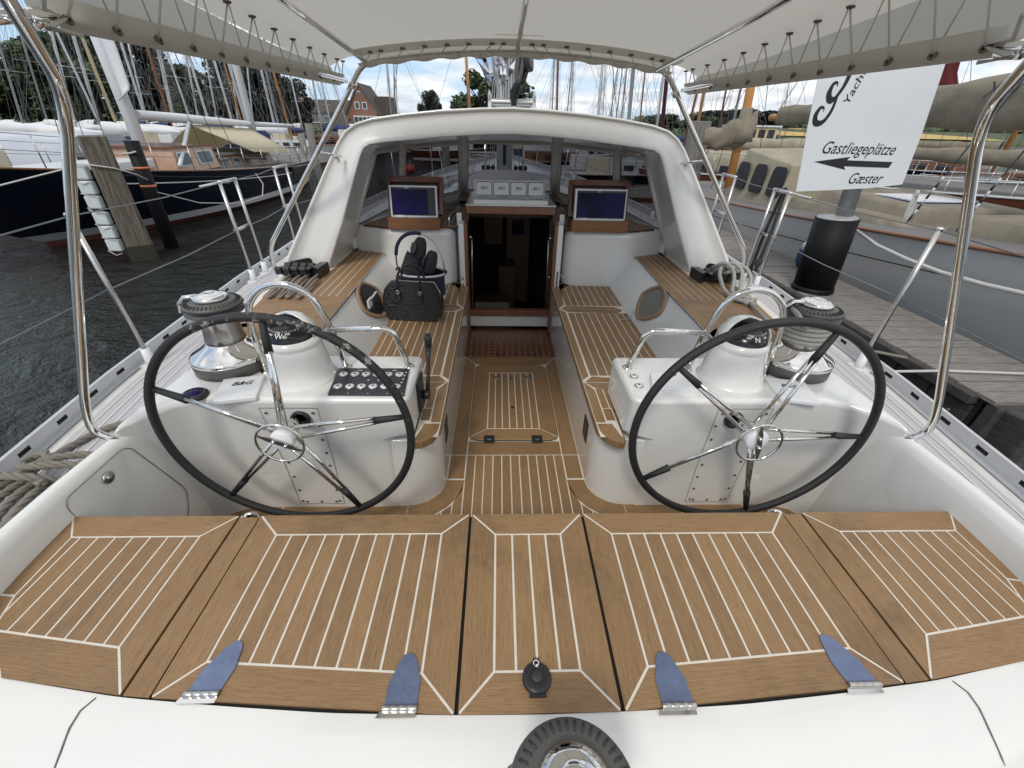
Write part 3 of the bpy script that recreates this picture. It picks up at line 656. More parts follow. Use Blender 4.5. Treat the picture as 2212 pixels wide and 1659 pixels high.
# ---- helm consoles
def console(s):
    def ol(z):
        Ya=interp([(.97,1.452),(1.3,1.444),(1.5,1.430),(1.60,1.414),(1.65,1.408)],z)
        xi=.462 if z>1.43 else .56
        return [(s*1.49,1.80,z),(s*xi,1.80,z),(s*xi,Ya+.035,z),(s*(xi+.035),Ya,z),(s*.84,Ya,z),(s*1.07,Ya,z),(s*1.28,Ya,z),(s*1.37,Ya-.035,z),(s*1.44,Ya-.11,z),(s*1.49,Ya-.2,z)][::s]
    b=MB(); L_=[.972,1.30,1.42,1.432,1.52,1.648]; rows=[ol(z) for z in L_]; n=10
    b.idx([p for r in rows for p in r],[(i*n+j,i*n+(j+1)%n,(i+1)*n+(j+1)%n,(i+1)*n+j) for i in range(5) for j in range(n)]+[tuple(5*n+j for j in range(n))],'gelcoat',True)
    c=b.build('helm_console',Y,bevel=.038,seg=6); c.modifiers['b'].angle_limit=R(50)
    # access panel outline and screws
    q=MB()
    def pt(x,z): 
        y=interp([(.97,1.452),(1.3,1.444),(1.5,1.430),(1.60,1.414),(1.65,1.408)],z); return (s*x,y-.0015,z)
    q.tube([pt(.835,1.603),pt(.842,1.30),pt(.848,1.005),pt(1.06,1.005),pt(1.065,1.3),pt(1.07,1.603),pt(.835,1.603)],.0011,'winch_grey',4)
    q.build('panel_seam',c)
    for i,(x,z) in enumerate([(.86,1.575),(1.05,1.575),(.855,1.50),(1.05,1.50),(.86,1.42),(.862,1.34),(.865,1.26),(.865,1.18),(.868,1.10),(1.045,1.28),(1.045,1.19),(1.043,1.10),(.868,1.025),(.885,1.02),(.955,1.02),(1.025,1.02),(1.045,1.025)]):
        w=MB(); w.lathe([(.0062,0),(.0062,.002),(.004,.003),(0,.003)],'winch_grey',pt(x,z),(0,-1,0),n=10); w.build('screw',c)
    # compass binnacle
    bx,by=s*.955,1.60
    b=MB(); prof=[(.150,-.006),(.138,.004),(.128,.022),(.120,.07),(.113,.12),(.108,.155),(.106,.160),(.108,.164),(.106,.192)]
    b.lathe(prof,'gelcoat',(bx,by,1.648),n=40)
    # hood shell behind the dome
    hv=[]
    for i in range(9):
        th=R(90*i/8); row=[]
        for j in range(17):
            ph=R(-15+210*j/16); r=.106*math.cos(th*.98); row.append((bx+r*math.cos(ph),by+r*math.sin(ph)*.98,1.840+.098*math.sin(th)))
        hv.append(row)
    b.grid(hv,'gelcoat'); cb=b.build('compass_binnacle',c,solid=.006)
    d=MB(); d.lathe([(.101,0),(.101,.004),(0,.004)],'black_plastic',(bx,by,1.836),n=32)
    d.lathe([(.094*math.cos(R(a)),.070*math.sin(R(a))) for a in range(0,91,10)],'dial',(bx,by-.006,1.838),(0,-.14,1),n=32); d.build('compass_dome',cb)
    # card lettering
    k=MB()
    for i in range(-9,10):
        a=R(-90+i*6.5); L=.010 if i%2 else .006; e=R(40)
        p=lambda rr,el:(bx+rr*math.cos(a)*math.cos(el),by-.008+rr*math.sin(a)*math.cos(el),1.841+.0745*math.sin(el)*(rr/.0965))
        k.tube([p(.0965,e),p(.0965,e+L*9)],.0009,'ink_white',4)
    k.build('compass_card',cb)
    el=R(28); ori=None
    for (st,sz,dx,dz) in ((('W' if s<0 else 'N'),.030,0,0),(('270' if s<0 else '330'),.014,-.004 if s<0 else -.03,.020),(('300' if s<0 else '30'),.013,.036,.012),(('240' if s<0 else '300'),.013,-.038,.008)):
        a=dx/.095; o_=Vector((bx+.0975*math.cos(el+dz*4)*math.sin(a),by-.010-.0975*math.cos(el+dz*6)*math.cos(a),1.842+.0755*math.sin(el+dz*9)))
        n_=(o_-Vector((bx,by,1.80))).normalized(); xd=Vector((math.cos(a),math.sin(a),0)); yd=n_.cross(xd)
        txt(st,sz,o_+n_*.003,xd,yd,'ink_white',cb,'compass_lettering',bold=0)
    # guard rail
    k=MB(); a0=bend([(s*1.125,1.63,1.645),(s*1.125,1.62,1.87),(s*1.10,1.62,1.98),(s*1.02,1.62,2.045),(s*.93,1.62,2.055),(s*.85,1.625,2.01),(s*.805,1.64,1.86),(s*.785,1.67,1.645)],.12,7)
    k.tube(a0,.0135,'steel',14); k.tube(bend([(s*.81,1.635,1.85),(s*.55,1.65,1.852),(s*.505,1.68,1.645)],.05,7),.0135,'steel',14)
    for p in ((s*1.125,1.63),(s*.785,1.67),(s*.505,1.68)): k.lathe([(.024,0),(.024,.004),(.019,.008),(.0135,.010)],'steel',(p[0],p[1],1.647),n=18)
    k.build('grab_rail',c)
    # steering shaft boss
    k=MB(); k.lathe([(.040,0),(.040,.012),(.034,.016),(.028,.014),(.026,.006),(0,.006)],'black_plastic',(s*.915,1.418,1.545),(0,-1,.06),n=28); k.build('shaft_seal',c)
    return c
cl=console(-1); cr_=console(1)
# port console fittings
k=MB(); fl=[(-.815,1.652),(-.500,1.652),(-.480,1.432),(-.790,1.435)]
k.prism(fl[::-1],1.649,1.656,'black_plastic'); sp=k.build('switch_panel',cl,bevel=.002)
sw=MB(); swo=[]
for r in range(2):
    for i in range(6):
        u=(.06+i*.155)+(.0 if r else .01); v=.27+.46*(1-r)
        x=(fl[3][0]*(1-v)+fl[0][0]*v)*(1-u)+(fl[2][0]*(1-v)+fl[1][0]*v)*u+.012; y=(1.435)*(1-v)+1.652*v
        w=MB(); w.lathe([(.0205,0),(.0205,.003),(.0175,.005),(.0160,.0045)],'steel_brushed',(x,y,1.656),n=20); w.lathe([(.0158,.0),(.0158,.0055),(.010,.0065),(0,.0065)],'plastic_white',(x,y,1.656),n=20); w.lathe([(.0065,.0066),(0,.0068)],'plastic_grey',(x,y,1.656),n=12); w.build('switch',sp)
w=MB()
for i in range(5): w.lathe([(.0042,0),(.0042,.0015),(0,.0015)],'ink_white',(-.510+.001*i,1.50+.028*i,1.656),n=8)
for x in (-.655,-.612): w.lathe([(.0042,0),(.0042,.0015),(0,.0015)],'ink_white',(x,1.546,1.656),n=8)
w.build('indicator_lamps',sp)
for (a,b) in ((-.79,.0),(-.71,0),(-.63,0),(-.55,0),(-.49,0)):
    for yv in (1.443,1.645): 
        w=MB(); w.lathe([(.0042,0),(.0042,.001),(0,.001)],'steel_brushed',(a+(.0 if yv<1.5 else -.012),yv,1.6565),n=8); w.build('panel_screw',sp)
for (a,wd) in ((-.725,.022),(-.645,.028),(-.57,.02)):
    w=MB(); w.box(a,a+wd,1.6275,1.631,1.656,1.6566,'ink_white'); w.build('printed_line',sp)
def cover(par,quad,z,name,text=None,th=.012,up=None):
    k=MB(); q=quad if area(quad)>0 else quad[::-1]; k.prism(q,z-.006,z+th,'plastic_white'); o=k.build(name,par,bevel=.003)
    return o
cv=cover(cl,[(-1.262,1.545),(-1.108,1.578),(-1.060,1.405),(-1.210,1.372)],1.650,'instrument_cover')
xd=Vector((.150,.034,0)); txt('B&G',.040,(-1.165,1.505,1.6635),xd,Vector((-.034,.150,0)),'label_ink',cv,'brand_lettering',shear=.35,bold=0)
k=MB(); k.lathe([(.050,0),(.048,.010),(.040,.018),(.030,.020),(0,.021)],'black_plastic',(-1.315,1.43,1.648),n=28); k.lathe([(.032,.0201),(.030,.0225),(0,.0235)],'screen',(-1.315,1.43,1.648),n=24); k.build('wind_instrument',cl)
# engine throttle on the inboard side of the port console
k=MB(); k.box(-.462,-.448,1.57,1.69,1.46,1.62,'black_plastic'); th=k.build('throttle',cl,bevel=.008)
k=MB(); k.lathe([(.022,0),(.022,.03),(.017,.034)],'black_plastic',(-.448,1.635,1.525),(1,0,0)); k.tube([(-.425,1.635,1.525),(-.420,1.66,1.60),(-.420,1.70,1.68),(-.418,1.72,1.73)],[.011,.008,.010,.016],'black_plastic',12); k.tube([(-.418,1.72,1.725),(-.417,1.728,1.765),(-.417,1.733,1.79)],[.016,.018,.013],'black_plastic',12)
k.cyl((-.418,1.635,1.527),(-.404,1.635,1.527),.006,'red_paint'); k.build('throttle_lever',th)
# starboard console fittings
cvr=cover(cr_,[(1.10,1.578),(1.262,1.545),(1.225,1.372),(1.075,1.405)],1.650,'instrument_cover')
txt('B&G',.036,(1.165,1.500,1.6635),(.150,-.034,0),(.034,.150,0),'label_ink',cvr,'brand_lettering',shear=.35,bold=0)
k=MB(); k.prism([(.555,1.465),(.72,1.460),(.745,1.60),(.585,1.60)],1.644,1.672,'plastic_white'); ic=k.build('autopilot_cover',cr_,bevel=.004)
txt('B&G',.026,(.668,1.575,1.6735),(1,0,0),(0,1,0),'label_ink',ic,'brand_lettering',shear=.35,bold=0)
for y in (1.60,1.52):
    w=MB(); w.lathe([(.0195,0),(.0195,.004),(.016,.006),(.0145,.005)],'steel_brushed',(.515,y,1.648),n=20); w.lathe([(.014,0),(.014,.006),(0,.007)],'plastic_white',(.515,y,1.648),n=16); w.lathe([(.005,.0075),(0,.0078)],'plastic_grey',(.515,y,1.648),n=10); w.build('push_button',cr_)
# chrome floor fitting outboard behind each console
for s in (-1,1):
    k=MB(); k.lathe([(.050,0),(.050,.05),(.044,.055),(.040,.03),(0,.03)],'steel',(s*1.24,1.33,.985),(0,-.25,1),n=24); k.lathe([(.036,.031),(0,.032)],'black_plastic',(s*1.24,1.33,.985),(0,-.25,1),n=20); k.build('deck_filler',Y)
# ---- steering wheels
def wheel(s,angs,worn,baro):
    c=Vector((s*.890,1.255,1.605)); Rw=.462
    E=bpy.data.objects.new('steering_wheel',None); COL.objects.link(E); E.parent=Y; E.location=c; E.empty_display_size=.1
    P=lambda a,r,d=0:(c.x+r*math.cos(R(a)),c.y+d,c.z+r*math.sin(R(a)))
    k=MB(); k.tube([P(a,Rw) for a in range(0,360,4)],.0155,'leather_worn' if worn else 'leather',14,closed=True); k.build('rim',E)
    for a in angs:
        k=MB()
        for d,o in ((-.012,-1),(.012,1)):
            st=P(a+o*24,.042,d-.012); k.tube([st,P(a+o*1.0,.345,d*.5)],.0074,'steel',10); 
        k.tube([P(a,.338,0),P(a,.37,0),P(a,Rw-.008,0)],[.0150,.0135,.0105],'leather',10); k.build('spoke',E)
    k=MB(); k.lathe([(.017,0),(.017,.10),(.028,.10),(.030,.13),(.030,.165),(.036,.17),(.036,.205),(.024,.21)],'steel',(s*.914,1.425,1.547),(-(s*.914)+c.x,-.17,c.z-1.547+.0),n=28); k.build('hub',E)
    k=MB(); k.lathe([(.040,0),(.043,.004),(.043,.028),(.039,.033),(0,.033)],'plastic_white',(c.x-.002*s,c.y-.022,c.z-.004),(0,-1,0),n=36); k.build('brake_knob',E)
    k=MB(); cc=Vector((c.x-.002*s,c.y-.062,c.z-.004)); rb=.084
    k.tube([(cc.x+rb*math.cos(R(a)),cc.y,cc.z+rb*math.sin(R(a))) for a in range(0,360,8)],.0048,'steel',8,closed=True); k.build('brake_ring',E)
    k=MB(); u=Vector((math.cos(R(baro)),0,math.sin(R(baro)))); w=Vector((-u.z,0,u.x))
    pts=[cc+u*a+w*b for a,b in ((-.083,.003),(-.04,.010),(.04,.010),(.083,.003),(.083,-.003),(.04,-.010),(-.04,-.010),(-.083,-.003))]
    vs=[p+Vector((0,.003,0)) for p in pts]+[p-Vector((0,.003,0)) for p in pts]; n=8
    k.idx(vs,[tuple(range(n)),tuple(range(2*n-1,n-1,-1))]+[(i,n+i,n+(i+1)%n,(i+1)%n) for i in range(n)],'steel_brushed',False)
    for o in (-.022,.022): k.lathe([(.007,0),(.007,.006),(.004,.009),(0,.009)],'steel',cc+u*o+Vector((0,-.003,0)),(0,-1,0),n=12)
    k.build('brake_bar',E)
# worn leather on the port rim
m=mat('leather_worn',(.018,.018,.019),.5,bump=.35,bscale=400); n=m.node_tree.nodes; l=m.node_tree.links
tc=n.new('ShaderNodeTexCoord'); no=n.new('ShaderNodeTexNoise'); no.inputs['Scale'].default_value=26; no.inputs['Detail'].default_value=8; no.inputs['Roughness'].default_value=.75; l.new(tc.outputs['Object'],no.inputs['Vector'])
sx=n.new('ShaderNodeSeparateXYZ'); l.new(tc.outputs['Object'],sx.inputs[0])
ad=n.new('ShaderNodeMath'); ad.operation='MULTIPLY_ADD'; l.new(sx.outputs[2],ad.inputs[0]); ad.inputs[1].default_value=.42; l.new(no.outputs[0],ad.inputs[2])
a2=n.new('ShaderNodeMath'); a2.operation='MULTIPLY_ADD'; l.new(sx.outputs[0],a2.inputs[0]); a2.inputs[1].default_value=.14; l.new(ad.outputs[0],a2.inputs[2])
rr=n.new('ShaderNodeValToRGB'); a3=n.new('ShaderNodeMath'); a3.operation='SUBTRACT'; a3.inputs[1].default_value=.6; l.new(a2.outputs[0],a3.inputs[0])
rr.color_ramp.elements[0].position=.695; rr.color_ramp.elements[0].color=(.016,.016,.017,1); rr.color_ramp.elements[1].position=.71; rr.color_ramp.elements[1].color=(.27,.265,.25,1)
l.new(a3.outputs[0],rr.inputs[0]); l.new(rr.outputs[0],n['Principled BSDF'].inputs['Base Color'])
wheel(-1,(85,155,9,-63,-133),True,-26); wheel(1,(141,70,-3,-75,-147),False,-78)
# ---- winches
def winch(c,rope,handle,tilt=0,scale=1,nm='winch'):
    E=bpy.data.objects.new(nm,None); COL.objects.link(E); E.parent=Y; E.location=c; E.empty_display_size=.1
    c=Vector(c); S_=lambda p:[(r*scale,h*scale) for r,h in p]
    k=MB(); k.lathe(S_([(.158,0),(.160,.045),(.156,.048)]),'winch_grey',c,n=48); k.build('base',E)
    k=MB(); k.lathe(S_([(.156,.048),(.160,.052),(.160,.066),(.157,.070),(.150,.074),(.085,.118),(.080,.13)]),'steel',c,n=48); k.build('skirt',E)
    k=MB(); k.lathe(S_([(.082,.13),(.078,.15),(.074,.18),(.076,.21),(.088,.245),(.09,.25)]),'steel_brushed',c,n=40); k.build('drum',E)
    k=MB(); k.lathe(S_([(.09,.25),(.112,.262),(.114,.268),(.080,.276),(.080,.284),(.116,.292),(.112,.302),(.085,.312),(.06,.316)]),'winch_grey',c,n=48)
    for i in range(40):
        a=2*math.pi*i/40; k.tube([c+Vector((.072*math.cos(a),.072*math.sin(a),.3145))*scale if 0 else (c.x+.088*scale*math.cos(a),c.y+.088*scale*math.sin(a),c.z+.3125*scale),(c.x+.106*scale*math.cos(a),c.y+.106*scale*math.sin(a),c.z+.3065*scale)],.0022*scale,'rubber',5)
    k.build('self_tailer',E)
    k=MB(); k.lathe(S_([(.066,.316),(.068,.322),(.064,.332),(.045,.340),(.032,.342),(.030,.345),(.014,.346),(.012,.338),(0,.338)]),'steel',c,n=36)
    d=handle; u=Vector((math.cos(R(d)),math.sin(R(d)),0))
    k.tube([c+u*.05*scale+Vector((0,0,.328))*scale,c+u*.10*scale+Vector((0,0,.326))*scale,c+u*.128*scale+Vector((0,0,.300))*scale,c+u*.135*scale+Vector((0,0,.262))*scale],[.012*scale,.010*scale,.008*scale,.007*scale],'steel',8)
    k.build('top_cap',E)
    return E
winch((-1.292,1.69,1.652),0,190,scale=.98); winch((1.288,1.69,1.652),1,175,scale=.98)
# aft mainsheet winch on the transom, close under the camera
E_=winch((.028,.215,1.42),0,-28,scale=.92)
# ---- windshield / hard dodger
outer=[(-1.70,2.98,1.60),(-1.645,3.0,1.70),(-1.444,3.08,2.03),(-1.272,3.19,2.33),(-1.180,3.25,2.485),(-1.128,3.27,2.547),(-1.056,3.28,2.592),(-.95,3.29,2.622),(-.75,3.3,2.652),(-.49,3.3,2.679),(-.2,3.3,2.697),(0,3.3,2.703)]
inner=[(-1.345,3.06,1.66),(-1.335,3.06,1.70),(-1.205,3.13,1.985),(-1.085,3.20,2.285),(-1.038,3.24,2.405),(-1.010,3.25,2.450),(-.968,3.26,2.472),(-.87,3.265,2.486),(-.72,3.27,2.500),(-.49,3.27,2.523),(-.2,3.27,2.543),(0,3.27,2.549)]
sym=lambda L:L+[(-x,y,z) for x,y,z in L[:-1][::-1]]
O=sym(outer); I=sym(inner)
FT=sym([(-1.38,3.62,1.60),(-1.36,3.63,1.72),(-1.26,3.64,2.0),(-1.14,3.66,2.29),(-1.10,3.70,2.40),(-1.07,3.80,2.45),(-1.0,4.10,2.47),(-.90,4.17,2.49),(-.74,4.22,2.505),(-.49,4.28,2.52),(-.2,4.3,2.53),(0,4.3,2.535)])
IT=sym([(-1.33,3.60,1.66),(-1.31,3.60,1.72),(-1.22,3.61,2.0),(-1.09,3.63,2.30),(-1.055,3.65,2.39),(-1.02,3.70,2.425),(-.94,3.98,2.432),(-.87,4.04,2.438),(-.70,4.08,2.45),(-.44,4.14,2.470),(-.2,4.15,2.476),(0,4.15,2.478)])
d=MB()
lerp=lambda A,B,t:[tuple(a+(b-a)*t for a,b in zip(p,q)) for p,q in zip(A,B)]
# aft facing band, slightly dished between raised lips
off=lambda L,dy,dz=0:[(x,y+dy,z+dz) for x,y,z in L]
rows=[FT,lerp(FT,O,.6),lerp(FT,O,.95),off(O,.010,.0),off(lerp(O,I,.015),-.004),off(lerp(O,I,.085),-.003),off(lerp(O,I,.12),.010),off(lerp(O,I,.35),.012),off(lerp(O,I,.8),.006),off(lerp(O,I,.97),-.002),off(I,.003),off(lerp(I,IT,.05),.004),lerp(I,IT,.5),IT]
d.grid(rows,'gelcoat'); ds=d.build('windshield_moulding',Y)
for s in (-1,1):
    # snap stud on each shoulder and the dark line slot at each pillar foot
    k=MB(); k.lathe([(.010,0),(.009,.008),(.011,.014),(.008,.026),(0,.026)],'steel_brushed',(s*1.19,3.22,2.395),(0,-1,0),n=14); k.build('snap_stud',ds)
    k=MB(); pts=[]
    for i in range(20):
        a=2*math.pi*i/20; cx_=.055 if math.cos(a)>0 else -.055; pts.append((cx_+.035*math.cos(a),.032*math.sin(a)))
    k.idx([(s*(1.505-u),3.000-.01*v,1.735+v*.95+.2*u) for u,v in pts],[tuple(range(20)) if s<0 else tuple(range(19,-1,-1))],'black_gap',False); k.build('rope_slot',ds)
# panes: corner points from port aft round to starboard aft
def pane(q,name='window'):
    a=[Vector(p) for p in q]; n=(a[1]-a[0]).cross(a[3]-a[0]).normalized()
    k=MB(); c=sum(a,Vector())/4
    o=[p for p in a]; i_=[p+(c-p).normalized()*.030 for p in a]
    fr=MB(); vs=[p+n*.008 for p in o]+[p+n*.008 for p in i_]+[p-n*.008 for p in i_]+[p-n*.008 for p in o]
    fr.idx(vs,[(j,(j+1)%4,4+(j+1)%4,4+j) for j in range(4)]+[(4+j,4+(j+1)%4,8+(j+1)%4,8+j) for j in range(4)]+[(8+j,8+(j+1)%4,12+(j+1)%4,12+j) for j in range(4)],'gelcoat_dark',False)
    # black rubber seal
    ii=[p+(c-p).normalized()*.034 for p in a]; 
    fo=fr.build(name,Y)
    k.idx([p+n*.004 for p in ii],[(0,1,2,3)],'glass_tint',False); k.build('pane',fo)
    z=MB(); z.tube([p+(c-p).normalized()*.032 for p in a]+[a[0]+(c-a[0]).normalized()*.032],.0045,'black_gap',5); z.build('seal',fo)
for s in (-1,1):
    q=[(s*1.27,3.60,1.86),(s*1.035,4.22,1.94),(s*.925,4.02,2.43),(s*1.04,3.66,2.415)]; pane(q if s<0 else [q[1],q[0],q[3],q[2]])
    q=[(s*1.0,4.24,1.94),(s*.465,4.42,2.04),(s*.425,4.13,2.468),(s*.90,4.03,2.432)]; pane(q if s<0 else [q[1],q[0],q[3],q[2]])
    k=MB(); k.tube([(s*1.02,4.23,1.90),(s*.912,4.03,2.44)],.022,'gelcoat_dark',8); k.build('window_post',Y)
    k=MB(); k.tube([(s*.445,4.43,2.0),(s*.405,4.15,2.48)],.024,'gelcoat_dark',8); k.build('window_post',Y)
    k=MB(); k.tube([(s*1.29,3.58,1.80),(s*1.05,3.66,2.42)],.018,'gelcoat',8); k.build('window_post',Y)
pane([(-.43,4.43,2.05),(.43,4.43,2.05),(.385,4.15,2.475),(-.385,4.15,2.475)])
# curb below the panes
k=MB(); cb=[(-1.30,3.55),(-1.28,3.62),(-1.04,4.23),(-.46,4.43),(.46,4.43),(1.04,4.23),(1.28,3.62),(1.30,3.55)]; zt=[1.85,1.865,1.95,2.05,2.05,1.95,1.865,1.85]
rows=[[(x,y,1.885 if abs(x)<1.1 else 1.70) for x,y in cb],[(x,y,z) for (x,y),z in zip(cb,zt)],[(x*1.03,y+.03,z) for (x,y),z in zip(cb,zt)],[(x*1.06,y+.06,1.90 if abs(x)<1.1 else 1.5) for x,y in cb]]
k.grid(rows[::-1],'gelcoat',smooth=False); k.build('window_curb',Y)
# coachroof forward of the windshield
CR=[(4.3,1.22,.55),(4.6,1.28,.56),(6,1.25,.50),(7.5,1.10,.42),(9,.80,.30),(10,.45,.17),(10.3,.2,.05)]
k=MB(); rows=[]
for y,w,h_ in CR:
    z0=sheer(y); zt=z0+h_; rows.append([(x,y,z) for x,z in ((-w-.06,z0),(-w,z0+h_*.6),(-w*.9,zt-.03),(-w*.5,zt+.01),(0,zt+.02),(w*.5,zt+.01),(w*.9,zt-.03),(w,z0+h_*.6),(w+.06,z0))])
k.grid(rows[::-1],'gelcoat'); k.grid([[(x*.86,y,z+.006) for x,y,z in r[2:7]] for r in rows[::-1]],'deck_grey')
for i in range(-11,12):
    k.tube([(interp([(a,b) for a,b,_ in CR],y)*i/15,y,sheer(y)+interp([(a,c) for a,_,c in CR],y)+.016-.03*(abs(i)/11)) for y in (4.6,5.5,6.5,7.5,8.5,9.4)],.004,'deck_line',4)
k.build('coachroof',Y)
# ---- companionway, pods, plotters
B=MB()
for s in (-1,1):
    # moulded pod that carries the plotter
    pts=[(s*.44,3.66),(s*.47,3.54),(s*.55,3.50),(s*.95,3.48),(s*1.06,3.52),(s*1.30,3.62),(s*1.30,4.3),(s*.44,4.3)]
    if area(pts)<0: pts=pts[::-1]
    k=MB(); k.prism(pts,1.40,1.880,'gelcoat'); k.build('pod_moulding',Y,bevel=.045,seg=5)
    k=MB(); k.box(min(s*.40,s*.44),max(s*.40,s*.44),3.60,4.3,1.0,1.99,'gelcoat'); k.build('bulkhead',Y)
    t=MB(); TS=ident(1.893)
    o=[(s*.43,3.56),(s*.97,3.50),(s*1.20,3.60),(s*1.0,4.2),(s*.46,4.38)]
    t.prism(o if area(o)>0 else o[::-1],1.878,1.889,'teak_dark'); teak_panel(t,o,.05,R(90),.05,TS,caulk=True); t.build('shelf_teak',Y)
    # white door jamb posts and doors standing open
    k=MB(); k.box(min(s*.378,s*.418),max(s*.378,s*.418),3.47,3.62,.985,1.93,'plastic_white'); dr=k.build('companionway_door',Y,bevel=.004)
    k=MB(); k.box(min(s*.352,s*.378),max(s*.352,s*.378),3.475,3.66,1.0,1.93,'varnish'); k.build('door_lining',dr)
    k=MB()
    if s>0: k.tube(bend([(.352,3.52,1.52),(.325,3.50,1.52),(.325,3.44,1.52)],.01,3),.006,'steel',8); k.tube(bend([(.418,3.50,1.52),(.448,3.49,1.52),(.448,3.43,1.52)],.01,3),.006,'steel',8); k.box(.392,.404,3.466,3.471,1.42,1.56,'winch_grey')
    else: k.box(-.404,-.394,3.466,3.471,1.48,1.50,'winch_grey'); k.box(-.404,-.394,3.466,3.471,1.43,1.45,'winch_grey')
    k.build('door_handle' if s>0 else 'door_catch',dr)
    k=MB(); k.tube([(s*.335,3.63,1.1),(s*.33,3.64,1.6),(s*.325,3.64,1.78)],.008,'steel_brushed',8); k.lathe([(.012,0),(.012,.02),(0,.022)],'steel',(s*.335,3.62,1.80),(0,-1,0),n=12); k.build('handrail',Y)
    # stainless rail at the side of the sliding hatch
    k=MB(); k.tube(bend([(s*.50,3.56,1.89),(s*.50,3.56,1.965),(s*.36,3.98,2.03),(s*.30,3.98,2.03)],.02,4),.008,'steel',8); k.build('hatch_rail',Y)
k=MB(); k.box(-.375,.375,3.60,3.64,1.0,1.105,'gelcoat'); k.build('threshold',Y,bevel=.005)
k=MB(); k.box(-.372,.372,3.585,3.66,1.105,1.160,'varnish'); k.build('sill',Y,bevel=.004)
k=MB(); k.box(-.36,.36,3.60,3.66,1.985,2.045,'varnish'); k.build('door_header',Y,bevel=.004)
k=MB(); k.prism([(-.365,3.58),(.365,3.58),(.365,4.38),(-.365,4.38)],2.047,2.058,'gelcoat'); k.box(-.30,.30,3.62,3.78,2.055,2.088,'gelcoat'); k.build('sliding_hatch',Y,bevel=.012)
for s in (-1,1):
    k=MB(); k.box(min(s*.345,s*.44),max(s*.345,s*.44),3.62,4.38,1.93,2.02,'teak_dark'); k.build('hatch_runner',Y)
# instrument row
ip=MB(); ip.box(-.305,.285,3.80,3.84,2.090,2.215,'plastic_white'); io=ip.build('instrument_panel',Y,bevel=.006)
for i in range(4):
    x=-.295+.1435*i; k=MB(); k.box(x+.008,x+.138,3.787,3.80,2.100,2.205,'winch_grey'); k.box(x+.011,x+.135,3.780,3.797,2.104,2.201,'plastic_white'); c_=k.build('instrument_cover',io,bevel=.003)
    txt('B&G',.030,(x+.073,3.7785,2.157),(1,0,0),(0,0,1),'label_ink',c_,'brand_lettering',shear=.35,bold=0)
# chart plotters in hinged mahogany boxes
def plotter(x0,x1,keys):
    E=bpy.data.objects.new('chart_plotter',None); COL.objects.link(E); E.parent=Y; E.location=((x0+x1)/2,3.52,1.89); E.empty_display_size=.1
    w=x1-x0
    k=MB(); k.box(x0,x1,3.455,3.475,1.885,1.972,'box_wood'); k.box(x0,x0+.015,3.475,3.66,1.885,1.972,'box_wood'); k.box(x1-.015,x1,3.475,3.66,1.885,1.972,'box_wood'); k.box(x0+.015,x1-.015,3.64,3.66,1.885,1.972,'box_wood'); k.build('box',E,bevel=.003)
    # lid leaning back
    a=R(74); T_=Matrix.Translation((0,3.60,1.972))@Matrix.Rotation(a-R(90),4,'X')
    k=MB(); lz=.27
    sg=1 if x0<0 else -1; xl0,xl1=(x0-.005,x1+.022) if x0<0 else (x0-.022,x1+.005)
    for (xa,xb,za,zb) in ((xl0,xl0+.028,0,lz),(xl1-.028,xl1,0,lz),(xl0+.028,xl1-.028,lz-.040,lz),(xl0+.028,xl1-.028,0,.03)): k.box(xa,xb,-.055,.0,za,zb,'mahogany',T_)
    k.box(xl0+.028,xl1-.028,-.012,.002,.03,lz-.040,'mahogany_dark',T_); k.build('lid',E,bevel=.002)
    b=R(80); T_=Matrix.Translation((0,3.50,1.968))@Matrix.Rotation(b-R(90),4,'X')
    k=MB(); k.box(x0+.02,x1-.02,0,.05,0,.228,'plastic_white',T_); k.build('bezel',E,bevel=.004)
    k=MB(); xs=x1-.035-(.055 if keys else 0)
    k.box(x0+.035,x1-.032,-.003,.0,.014,.215,'black_plastic',T_); k.box(x0+.040,xs,-.0045,-.003,.020,.200,'screen',T_)
    o=k.build('screen',E)
    if keys:
        for i in range(6):
            q=MB(); q.lathe([(.009 if i==1 else .006,0),(.005,.004),(0,.004)],'winch_grey',T_@Vector((x1-.058,-.003,.19-.028*i)),(0,-1,0),n=12); q.build('key',E)
    p=T_@Vector(((x0+xs)/2,-.0052,.2085)); txt('B&G',.014,p,(1,0,0),T_.to_3x3()@Vector((0,0,1)),'ink_white',E,'brand_lettering',shear=.3)
    q=MB(); q.box(x0+.06,x0+.13,-.0046,-.0044,.0,.016,'ink_white',T_); q.box(x0+.15,xs,-.0046,-.0044,.0,.013,'ink_white',T_); q.build('sticker',E)
plotter(-.965,-.560,True); plotter(.480,.930,False)
# ---- saloon seen through the open doors (dark)
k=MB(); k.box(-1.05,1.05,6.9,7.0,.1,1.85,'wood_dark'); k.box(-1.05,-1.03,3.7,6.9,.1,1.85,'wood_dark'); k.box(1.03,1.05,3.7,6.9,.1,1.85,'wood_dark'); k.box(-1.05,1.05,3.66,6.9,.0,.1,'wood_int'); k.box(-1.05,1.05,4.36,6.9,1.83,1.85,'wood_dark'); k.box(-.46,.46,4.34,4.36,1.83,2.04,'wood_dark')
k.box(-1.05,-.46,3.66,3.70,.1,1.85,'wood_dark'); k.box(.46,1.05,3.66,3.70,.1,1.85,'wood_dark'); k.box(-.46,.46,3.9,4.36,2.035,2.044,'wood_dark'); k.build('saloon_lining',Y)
k=MB(); k.box(-.36,.02,4.35,4.9,.1,.86,'wood_int')
for z in (.30,.50): k.box(-.33,-.0,4.335,4.35,z,z+.17,'wood_int')
for z in (.38,.58): k.lathe([(.012,0),(.012,.01),(0,.012)],'steel_brushed',(-.17,4.335,z),(0,-1,0),n=10)
k.build('saloon_drawers',Y,bevel=.004)
